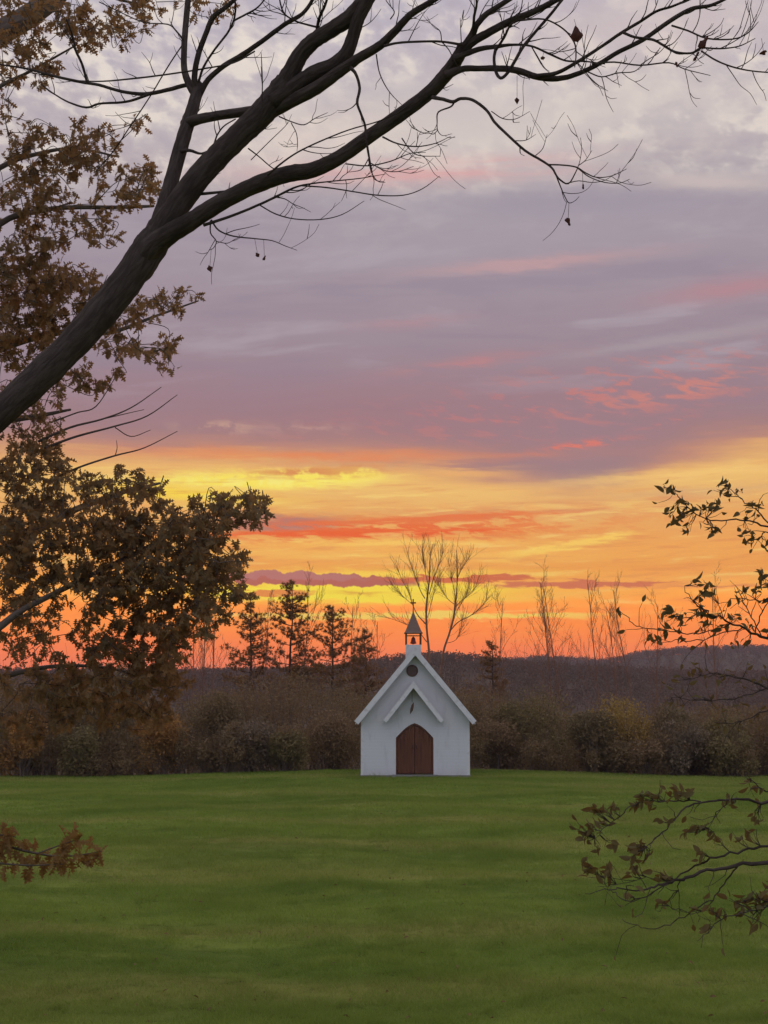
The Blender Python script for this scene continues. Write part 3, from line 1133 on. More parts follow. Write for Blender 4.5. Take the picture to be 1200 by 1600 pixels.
# ------------------------------------------------------------------ background bare trees
m_bare = bark_material('bare_tree_bark', (0.24, 0.125, 0.075), (0.30, 0.17, 0.11), d=0.01)  # bark lightened towards orange: sunset glow put into its colour


def grow(acc, rg, p, d, L, r, lvl, up=0.25, spread=0.6, kids=6, minr=0.006, start=0.25):
    n = 6 if lvl < 2 else 4
    pts = [p]
    dd = unit(d)
    for i in range(n):
        dd = unit(dd + rg.normal(0, 0.035 if lvl == 0 else 0.10, 3) + np.array((0, 0, up * 0.25)))
        pts.append(pts[-1] + dd * L / n)
    pts = np.array(pts)
    rad = np.linspace(r, max(minr * 0.5, r * 0.3), len(pts))
    tube(acc[min(lvl, 1)], pts, rad, 6 if lvl == 0 else 3, cap=False)
    if lvl >= 3:
        return
    nk = kids if lvl == 0 else max(2, int(kids * (0.55 if lvl == 1 else 0.45)))
    for k in range(nk):
        t = start + (0.97 - start) * (k + rg.uniform(0.1, 0.9)) / nk
        f = t * n
        i = min(n - 1, int(f))
        q = pts[i] * (1 - (f - i)) + pts[i + 1] * (f - i)
        tg = unit(pts[i + 1] - pts[i])
        az_ = rg.uniform(0, 6.28)
        side = unit(np.cross(tg, (math.cos(az_), math.sin(az_), 0.1)))
        nd = unit(tg + side * rg.uniform(0.5, 1.0) * spread * 1.3 + np.array((0, 0, up)))
        grow(acc, rg, q, nd, L * rg.uniform(0.30, 0.46) * (1.08 - 0.78 * t if lvl == 0 else 0.9), max(minr, r * 0.42 * (1.15 - 0.6 * t)), lvl + 1, up, spread, kids, minr, 0.2)


BARE = [(302, 948, 70, 3, 0.4, 'thin bare sapling right beside the oak boughs'),
        (322, 940, 72, 2, 0.4, 'thin bare sapling, second from the oak boughs'),
        (345, 935, 74, 4, 0.4, 'slim bare tree between the oak boughs and the nearest pine'),
        (412, 930, 92, 0, 0.4, 'slim bare tree between the two taller pines'),
        (470, 905, 95, 0, 0.35, 'tall thin bare tree rising behind the middle pine'),
        (545, 945, 88, 3, 0.45, 'slim bare tree behind the smallest pine'),
        (590, 965, 84, 5, 0.5, 'low bare tree between the belfry and the smallest pine'),
        (782, 938, 80, 4, 0.5, 'slim bare tree between the big twin-stemmed tree and the bare clump'),
        (848, 940, 78, -22, 0.45, 'leaning bare tree in the bare clump beyond the chapel, nearest the chapel'),
        (863, 905, 80, -4, 0.5, 'tallest bare tree, middle of the bare clump beyond the chapel'),
        (880, 912, 79, 6, 0.55, 'bushy bare tree in the bare clump, farthest from the chapel'),
        (934, 905, 80, 0, 0.5, 'straight single bare tree between the bare clump and the olive leaved twigs'),
        (968, 945, 86, 2, 0.4, 'faint slim bare tree beside the straight single one'),
        (990, 915, 84, -3, 0.4, 'bare forked tree beside the leafy branch tip'),
        (1022, 940, 85, 12, 0.4, 'leaning slim bare tree behind the leafy branch tip'),
        (1120, 910, 82, 4, 0.5, 'bare tree showing through the olive leaved twigs')]
for k, (px, top, y, lean, sp, lab) in enumerate(BARE):
    y = max(y, 86 + k % 3)
    rg = np.random.default_rng(700 + k)
    c = P(px, top, y)
    z = float(gz(c[0], y))
    H = c[2] - z
    b = np.array((c[0] - lean * S, y, z - 0.1))
    t = thing('bare_tree', lab, 'tree', tuple(b), 'bare trees behind the thicket')
    tr, br = Acc(), Acc()
    grow((tr, br), rg, b, np.array((lean * S / H * 0.6, 0, 1.0)), H * 0.99, 0.0038 * H + 0.012, 0, 0.2, sp * 1.35, 12, 0.006, 0.32)
    part('trunk', tr, m_bare, t)
    part('crown', br, m_bare, t)

# the big twin-stemmed tree behind the chapel
rg = np.random.default_rng(77)
D0 = 76.0
bt = P(682, 1100, D0)
root = thing('bare_tree', 'big bare twin-stemmed tree rising directly behind the belfry', 'tree', (bt[0], D0, float(gz(bt[0], D0))), 'bare trees behind the thicket')


def traced(acc, pts, d0, d1, sides=8, rough=0.0, rg=None, n=5, wk=1.0, cap=True):
    d = np.linspace(d0, d1, len(pts))
    w = [P(p[0], p[1], dd) for p, dd in zip(pts, d)]
    r = [p[2] * wk / 2 / F * dd for p, dd in zip(pts, d)]
    c = catmull(w, n)
    rr = np.interp(np.linspace(0, 1, len(c)), np.linspace(0, 1, len(r)), r)
    if rough and rg is not None:
        c = c + rg.normal(0, rough, c.shape) * rr[:, None] * 0.5
    tube(acc, c, rr, sides, rough * 0.5, rg, cap)
    return c, rr


STEMS = [([(672, 1135, 9), (671, 1060, 8), (670, 1015, 7.5), (667, 985, 7), (666, 955, 6.5), (668, 930, 5.5), (671, 905, 4.5), (672, 875, 3), (676, 850, 1.6)], 0),
         ([(682, 1140, 9), (688, 1060, 7.5), (693, 1018, 7), (702, 990, 6.5), (708, 968, 6), (711, 945, 5), (714, 918, 4), (714, 890, 3), (713, 860, 1.6)], 2.5)]
acc, tw = Acc(), Acc()
TS = []
for pts, off in STEMS:
    TS.append(traced(acc, pts, D0 + off, D0 + off + 0.6, 7, wk=0.46))
part('trunk', acc, m_bare, root)
LIMBS = [[(665, 975, 5), (652, 960, 4), (645, 945, 3.4), (638, 925, 2.8), (627, 903, 2), (618, 880, 1.2)], [(664, 935, 4), (658, 925, 3.4), (650, 905, 3), (643, 885, 2.4), (636, 862, 1.4)],
         [(671, 928, 3.4), (677, 905, 3), (685, 885, 2.2), (692, 862, 1.2)], [(667, 1003, 4), (655, 988, 3), (640, 978, 2.6), (615, 968, 1.8), (590, 962, 1)],
         [(704, 985, 4), (716, 972, 3.6), (735, 962, 3), (752, 948, 2.4), (765, 932, 1.4)], [(710, 950, 3.4), (722, 938, 2.8), (738, 925, 2.2), (745, 912, 1.2)],
         [(711, 945, 3), (700, 936, 2.4), (690, 922, 1.6), (684, 912, 1)], [(714, 905, 2.6), (722, 888, 2), (733, 872, 1.2)], [(669, 915, 2.8), (664, 890, 2.2), (659, 858, 1.2)],
         [(668, 965, 2.6), (676, 935, 2), (681, 905, 1.2)], [(645, 945, 2.4), (630, 932, 1.8), (610, 912, 1)], [(706, 978, 2.6), (714, 955, 2.2), (728, 930, 1.6), (736, 905, 1)],
         [(698, 1005, 2.6), (712, 1000, 2), (720, 985, 1.6), (722, 960, 1)], [(712, 935, 2.2), (706, 905, 1.6), (700, 872, 1)]]
for i, L in enumerate(LIMBS):
    acc = Acc()
    d0 = D0 + (2.7 if L[0][0] > 695 else 0.2)
    c, rr = traced(acc, L, d0, d0 + rg.uniform(-1.6, 1.6), 5, wk=0.42)
    part('limb', acc, m_bare, root)
    TS.append((c, rr))
for c, rr in TS:
    m_ = 40 if len(c) > 36 else 22
    for k in range(m_):
        i = int(rg.uniform(0.35, 0.99) * (len(c) - 1))
        if c[i][2] < 4.8:
            continue
        tg = unit(c[i] - c[max(0, i - 2)])
        nd = unit(tg + rg.normal(0, 0.45, 3) + np.array((0, 0, 0.35)))
        grow((tw, tw), rg, c[i], nd, rg.uniform(0.5, 1.4), 0.009, 2, 0.3, 0.6, 6, 0.006, 0.2)
part('twigs', tw, m_bare, root, kind='stuff')

# ------------------------------------------------------------------ pines
m_needle = leaf_material('pine_needles', (0.14, 0.12, 0.05), (0.18, 0.125, 0.055), (0.22, 0.135, 0.06), (0.42, 0.2, 0.05), 0.45, 1.0)
m_pbark = bark_material('pine_bark', (0.09, 0.055, 0.04), (0.12, 0.08, 0.06))
PINES = [(392, 925, 78, 46, 'open pine nearest to the oak boughs'), (455, 908, 80, 50, 'tallest pine with a pointed crown between two others'),
         (520, 945, 82, 58, 'broad ragged pine nearest to the chapel'), (570, 985, 84, 32, 'small low pine beside the broad ragged one'), (768, 1004, 84, 24, 'small dark pine standing apart beside the big twin-stemmed tree')]
for k, (px, top, y, rp, lab) in enumerate(PINES):
    y += 15
    rg = np.random.default_rng(900 + k)
    c = P(px, top, y)
    z = float(gz(c[0], y))
    H = c[2] - z
    t = thing('pine_tree', lab, 'tree', (c[0], y, z - 0.05), 'pines behind the thicket')
    a = Acc()
    n = 9
    pts = np.array([(c[0] + rg.normal(0, 0.05), y + rg.normal(0, 0.05), z - 0.05 + (H + 0.05) * i / n) for i in range(n + 1)])
    tube(a, pts, np.linspace(0.16, 0.015, n + 1), 7, cap=False)
    part('trunk', a, m_pbark, t)
    bo, nd_ = Acc(), Acc()
    R_ = rp / F * y
    zz = 0.38 * H
    cent = []
    while zz < H * 0.985:
        f = (zz / H - 0.38) / 0.62
        for b in range(rg.integers(3, 6)):
            if rg.random() < 0.14:
                continue
            az_ = rg.uniform(0, 6.28)
            L = R_ * (1 - f) ** 0.7 * rg.uniform(0.7, 1.35) * (0.75 if f < 0.15 else 1) + 0.15
            d = np.array((math.cos(az_), math.sin(az_), 0.05 + 0.45 * f))
            s0 = np.array((c[0], y, z + zz))
            e0 = s0 + d * L + np.array((0, 0, 0.10 * L))
            p = catmull([s0, (s0 + e0) / 2 + np.array((0, 0, -0.06 * L)), e0], 4)
            tube(bo, p, np.linspace(0.03, 0.008, len(p)), 4, cap=False)
            m_ = max(4, int(L * 13))
            for q in range(m_):
                tt = rg.uniform(0.35, 1.0)
                pt = p[min(len(p) - 1, int(tt * len(p)))] + rg.normal(0, 0.13 + 0.1 * L * 0.3, 3) * np.array((1, 1, 0.5))
                cent.append(pt)
        zz += rg.uniform(0.28, 0.5)
    cent = np.array(cent)
    K = 22
    base_ = np.repeat(cent, K, 0)
    dv = rg.normal(0, 1, (len(base_), 3)) + np.array((0, 0, 0.5))
    dv /= np.linalg.norm(dv, axis=1, keepdims=True)
    ln_ = rg.uniform(0.12, 0.24, len(base_))[:, None]
    sd = np.cross(dv, rg.normal(0, 1, dv.shape))
    sd /= np.linalg.norm(sd, axis=1, keepdims=True)
    nd_.add(np.stack([base_ - sd * 0.016, base_ + sd * 0.016, base_ + dv * ln_], 1).reshape(-1, 3), t=np.arange(3 * len(base_)).reshape(-1, 3))
    part('boughs', bo, m_pbark, t)
    part('needles', nd_, m_needle, t, False)

# ------------------------------------------------------------------ the oak at the left
m_oak = leaf_material('oak_leaves', (0.21, 0.16, 0.085), (0.17, 0.145, 0.076), (0.25, 0.16, 0.078), (0.42, 0.22, 0.085), 0.44, 5.0)
m_oakbark = bark_material('oak_bark', (0.11, 0.085, 0.07), (0.16, 0.13, 0.11), d=0.02)
DO = 13.0
ob = np.array((-5.6, DO + 0.3, 0.0))
ob[2] = float(gz(ob[0], ob[1]))
oak = thing('oak_tree', 'oak with dense brown lobed autumn leaves, behind the thick bare limb', 'tree', tuple(ob))
rg = np.random.default_rng(41)
acc = Acc()
tp = [ob + (0, 0, -0.2), ob + (0.05, 0, 1.2), ob + (-0.05, 0.05, 3), ob + (0.05, 0, 5), ob + (0.12, -0.05, 7.2), ob + (0.0, 0, 9.6)]
c = catmull(tp, 6)
tube(acc, c, np.interp(np.linspace(0, 1, len(c)), [0, .08, .5, 1], [0.5, 0.36, 0.27, 0.08]), 14, 0.04, rg)
part('trunk', acc, m_oakbark, oak)


def trunk_at(z):
    return ob + np.array((0.02, 0, z))


OLIMBS = [(4.2, [(-60, 1000, 15), (40, 950, 10), (120, 910, 8.5), (210, 865, 7), (300, 820, 5), (370, 795, 3)], DO - 0.6),
          (4.6, [(-90, 900, 20), (20, 850, 14), (110, 800, 11), (190, 770, 8), (250, 755, 4)], DO + 0.4),
          (5.5, [(-90, 690, 18), (0, 660, 12), (60, 650, 8), (110, 640, 4)], DO + 0.6),
          (5.9, [(-90, 590, 20), (0, 545, 14), (90, 520, 11), (170, 520, 8), (240, 495, 5), (310, 470, 2.5)], DO + 0.9),
          (6.6, [(-90, 440, 20), (0, 350, 11), (60, 330, 9), (110, 324, 8), (180, 324, 7), (240, 322, 5)], DO + 0.3),
          (6.9, [(-90, 330, 14), (0, 262, 9), (60, 240, 7), (120, 232, 5), (185, 245, 3)], DO + 0.3),
          (7.6, [(-120, 150, 50), (-40, 75, 46), (30, 35, 40), (85, -5, 36), (150, -60, 30)], DO + 0.1),
          (7.0, [(-120, 260, 14), (-20, 150, 8), (50, 110, 5), (120, 70, 3)], DO - 0.5),
          (8.4, [(-60, -120, 14), (80, -60, 9), (160, -10, 6), (240, 12, 3)], DO + 0.5),
          (3.6, [(-120, 1120, 14), (0, 1060, 9), (100, 1040, 6), (200, 1050, 4), (270, 1080, 2.5)], DO + 0.8)]
anch = []
for z0, pts, d in OLIMBS:
    acc = Acc()
    w = [trunk_at(z0), (trunk_at(z0) + P(pts[0][0], pts[0][1], d)) / 2 + (0, 0, 0.1)] + [P(p[0], p[1], d + 0.25 * i) for i, p in enumerate(pts)]
    r0 = pts[0][2] / 2 / F * d
    r = [r0 * 1.35, r0 * 1.15] + [p[2] / 2 / F * d for p in pts]
    c = catmull(w, 5)
    rr = np.interp(np.linspace(0, 1, len(c)), np.linspace(0, 1, len(r)), r)
    tube(acc, c, rr, 9, 0.03, rg)
    part('limb', acc, m_oakbark, oak)
    anch.append(c[8:])
anch = np.vstack(anch)

# clusters of leaf sprays: centre, half size (photo px), depth, sprays
CL = [(60, 40, 85, 60, 12.8, 46), (150, 45, 60, 45, 12.9, 26), (50, 110, 55, 35, 12.7, 18), (225, 25, 40, 30, 13.4, 12), (330, 10, 35, 20, 13.2, 6),
      (5, 175, 20, 20, 13, 4), (60, 235, 65, 40, 13.4, 30), (140, 225, 45, 35, 13.3, 20), (120, 290, 110, 50, 13.2, 54), (40, 320, 60, 50, 13.6, 26), (215, 285, 38, 40, 13, 14),
      (225, 195, 16, 18, 13.1, 3), (130, 365, 75, 30, 13.2, 22), (40, 395, 50, 25, 13.4, 14), (35, 450, 75, 55, 13.7, 100), (110, 470, 60, 55, 13.8, 76), (20, 530, 60, 45, 13.6, 56),
      (215, 480, 40, 28, 13.7, 14), (285, 470, 38, 18, 13.7, 9), (210, 530, 55, 30, 13.8, 20), (255, 555, 32, 26, 13.8, 10), (140, 590, 50, 25, 13.9, 14), (60, 610, 70, 25, 13.9, 14),
      (45, 670, 55, 35, 13.7, 26), (30, 720, 60, 30, 13.6, 24), (80, 705, 30, 25, 13.6, 8),
      (70, 765, 75, 35, 13.3, 30), (180, 760, 70, 30, 13.2, 24), (235, 765, 28, 28, 13, 8), (110, 830, 120, 50, 13.1, 90), (230, 820, 70, 40, 12.9, 40),
      (310, 830, 55, 45, 12.7, 36), (345, 795, 40, 25, 12.6, 12), (390, 790, 26, 22, 12.6, 8), (150, 880, 130, 45, 13, 80), (250, 890, 80, 50, 12.8, 56), (340, 880, 40, 45, 12.6, 24),
      (40, 900, 60, 50, 13.3, 34), (200, 950, 70, 50, 13.0, 46), (260, 955, 38, 40, 12.8, 22), (150, 920, 60, 30, 13, 24), (60, 950, 60, 20, 13.2, 10), (30, 1000, 45, 25, 13.2, 10), (320, 950, 35, 25, 12.6, 10),
      (90, 1020, 80, 18, 13.4, 8), (340, 930, 34, 45, 12.6, 22), (365, 890, 24, 40, 12.5, 12), (300, 985, 30, 25, 12.7, 10), (395, 800, 22, 26, 12.6, 8), (365, 785, 30, 18, 12.6, 8), (20, 790, 45, 60, 13.4, 34), (15, 860, 40, 60, 13.5, 34), (25, 960, 40, 40, 13.5, 16), (110, 985, 40, 25, 13.4, 6), (215, 1000, 60, 40, 13.1, 36), (250, 1080, 50, 40, 13.1, 22), (60, 1060, 70, 30, 13.5, 30), (100, 1105, 110, 35, 13.6, 40), (230, 1110, 50, 35, 13.4, 16), (30, 1140, 60, 25, 13.6, 14), (150, 1090, 70, 40, 13.4, 26), (160, 800, 110, 40, 13.3, 40), (280, 870, 60, 50, 12.9, 30), (180, 1030, 90, 35, 13.2, 30), (240, 1050, 50, 40, 13, 22), (270, 1010, 25, 40, 12.8, 12)]
rg = np.random.default_rng(43)
lp, ld, lr, lsz = [], [], [], []
tw = Acc()
tips = []
for (cx, cy, hx_, hy_, d, ns) in CL:
    for q_ in range(int(ns * 1.2)):
        a = rg.uniform(0, 6.28)
        q = rg.random() ** 0.5
        tips.append(P(cx + math.cos(a) * q * hx_, cy + math.sin(a) * q * hy_, d + rg.normal(0, 0.32)))
tips = np.array(tips)
near = np.array([np.min(np.sum((anch - t_) ** 2, 1)) for t_ in tips])
apool = np.zeros((len(anch) + 4 * len(tips), 3))
apool[:len(anch)] = anch
na = len(anch)
for ti in np.argsort(near):           # sprays branch off the limbs, or off earlier sprays
    if True:
        tip = tips[ti]
        k = np.argmin(np.sum((apool[:na] - tip) ** 2, 1) + rg.uniform(0, 0.02, na))
        A = apool[k]
        dirv = unit(tip - A + np.array((0.15, 0, -0.05)))
        L = np.linalg.norm(tip - A)
        m_ = A + (tip - A) * 0.55 + rg.normal(0, 0.06, 3) + np.array((0, 0, 0.06 * L))
        c = catmull([A, m_, tip], 4)
        apool[na:na + 4] = c[[2, 4, 6, 7]]
        na += 4
        tube(tw, c, np.linspace(0.004 + 0.004 * min(L, 1.2), 0.0028, len(c)), 3, cap=False)
        nlf = rg.integers(7, 12)
        for j in range(nlf):
            back = rg.random() ** 1.8 * min(0.4, L * 0.6)
            pos = tip - dirv * back + rg.normal(0, 0.012, 3)
            v_ = rg.normal(0, 1, 3)
            v_ -= dirv * np.dot(v_, dirv)
            v_ = unit(v_)
            dd = unit(dirv * rg.uniform(0.0, 0.9) + v_ * rg.uniform(0.5, 1.0) + np.array((0, 0, -0.35)))
            lp.append(pos); ld.append(dd); lr.append(rg.uniform(0, 6.28)); lsz.append(rg.uniform(0.058, 0.118))
lp, ld, lr, lsz = np.array(lp), np.array(ld), np.array(lr), np.array(lsz)
part('twigs', tw, m_oakbark, oak, kind='stuff')
# bare twig ends reaching out of the crown
tw = Acc()
for pts in ([(60, 690, 5), (110, 668, 4), (160, 655, 3), (205, 637, 2.2), (252, 605, 1.2)], [(70, 700, 5), (120, 682, 4), (180, 666, 3), (230, 650, 2.2), (277, 617, 1.2)],
            [(90, 745, 4.5), (130, 728, 3.5), (180, 712, 3), (225, 700, 2), (277, 674, 1.2)], [(80, 660, 3), (120, 645, 2.4), (150, 635, 2), (180, 590, 1.2)],
            [(180, 668, 2), (205, 682, 1.6), (235, 672, 1)], [(160, 655, 2), (190, 648, 1.6), (225, 640, 1)], [(180, 712, 1.6), (183, 700, 1.2), (182, 688, 0.8)]):
    tw = Acc()
    traced(tw, pts, 13.6, 13.4, 5)
    part('twig', tw, m_oakbark, oak)
yk = lp[:, 1] - lsz * 6
px_ = 600 + lp[:, 0] / lp[:, 1] * F
order = np.argsort(np.where((px_ > 5), yk, 99))
sel, rest = order[:300], order[300:]
a = Acc()
leaves(a, OAK, lp[rest], ld[rest], lr[rest], lsz[rest])
part('leaves', a, m_oak, oak, False, kind='stuff')
a = Acc()
a.add(*OAK)
oak_me = a.mesh('oak_leaf', m_oak, smooth_=False)
leaf_objects('leaf', oak_me, oak, lp[sel], ld[sel], lr[sel], lsz[sel])

# ------------------------------------------------------------------ the big bare-limbed tree
m_bark = bark_material('dark_bark', (0.064, 0.048, 0.042), (0.105, 0.082, 0.072), sc=48.0, d=0.022)
m_dead = leaf_material('dead_leaf', (0.07, 0.035, 0.03), (0.10, 0.045, 0.03), (0.06, 0.035, 0.03), (0.16, 0.05, 0.03), 0.2, 30.0)
DB = 8.0
bb = np.array((-4.15, 8.15, 0.0))
bb[2] = float(gz(bb[0], bb[1]))
tree = thing('large_tree', 'large tree with a thick dark bare limb leaning across the sky', 'tree', tuple(bb))
rg = np.random.default_rng(51)
acc = Acc()
tp = [bb + (0, 0, -0.2), bb + (0.03, 0, 0.4), bb + (0.1, 0, 1.2), bb + (0.3, 0, 2.2), P(-230, 812, DB), P(-110, 730, DB), P(0, 645, DB), P(60, 590, DB), P(120, 531, DB), P(170, 474, DB), P(212, 420, DB), P(240, 378, DB), P(262, 345, DB)]
rw = [0.30, 0.22, 0.17, 0.145] + [w * 0.5 / F * DB for w in (54, 51, 49, 50, 51, 52, 53, 53, 44)]
c = catmull(tp, 7)
rr = np.interp(np.linspace(0, 1, len(c)), np.linspace(0, 1, len(rw)), rw)
rr = rr * (1 + 0.05 * np.sin(np.arange(len(rr)) * 0.9) * np.sin(np.arange(len(rr)) * 0.37 + 1))
tube(acc, c, rr, 22, 0.02, rg)
part('trunk', acc, m_bark, tree)
acc = Acc()   # the other half of the crown, leaning away to the left
c = catmull([bb + (0.2, 0, 1.9), bb + (0.0, 0.2, 2.9), bb + (-0.5, 0.5, 4.2), bb + (-1.2, 0.8, 6.0), bb + (-1.6, 1.2, 8.0)], 6)
tube(acc, c, np.linspace(0.14, 0.03, len(c)), 12, 0.03, rg)
part('limb', acc, m_bark, tree)

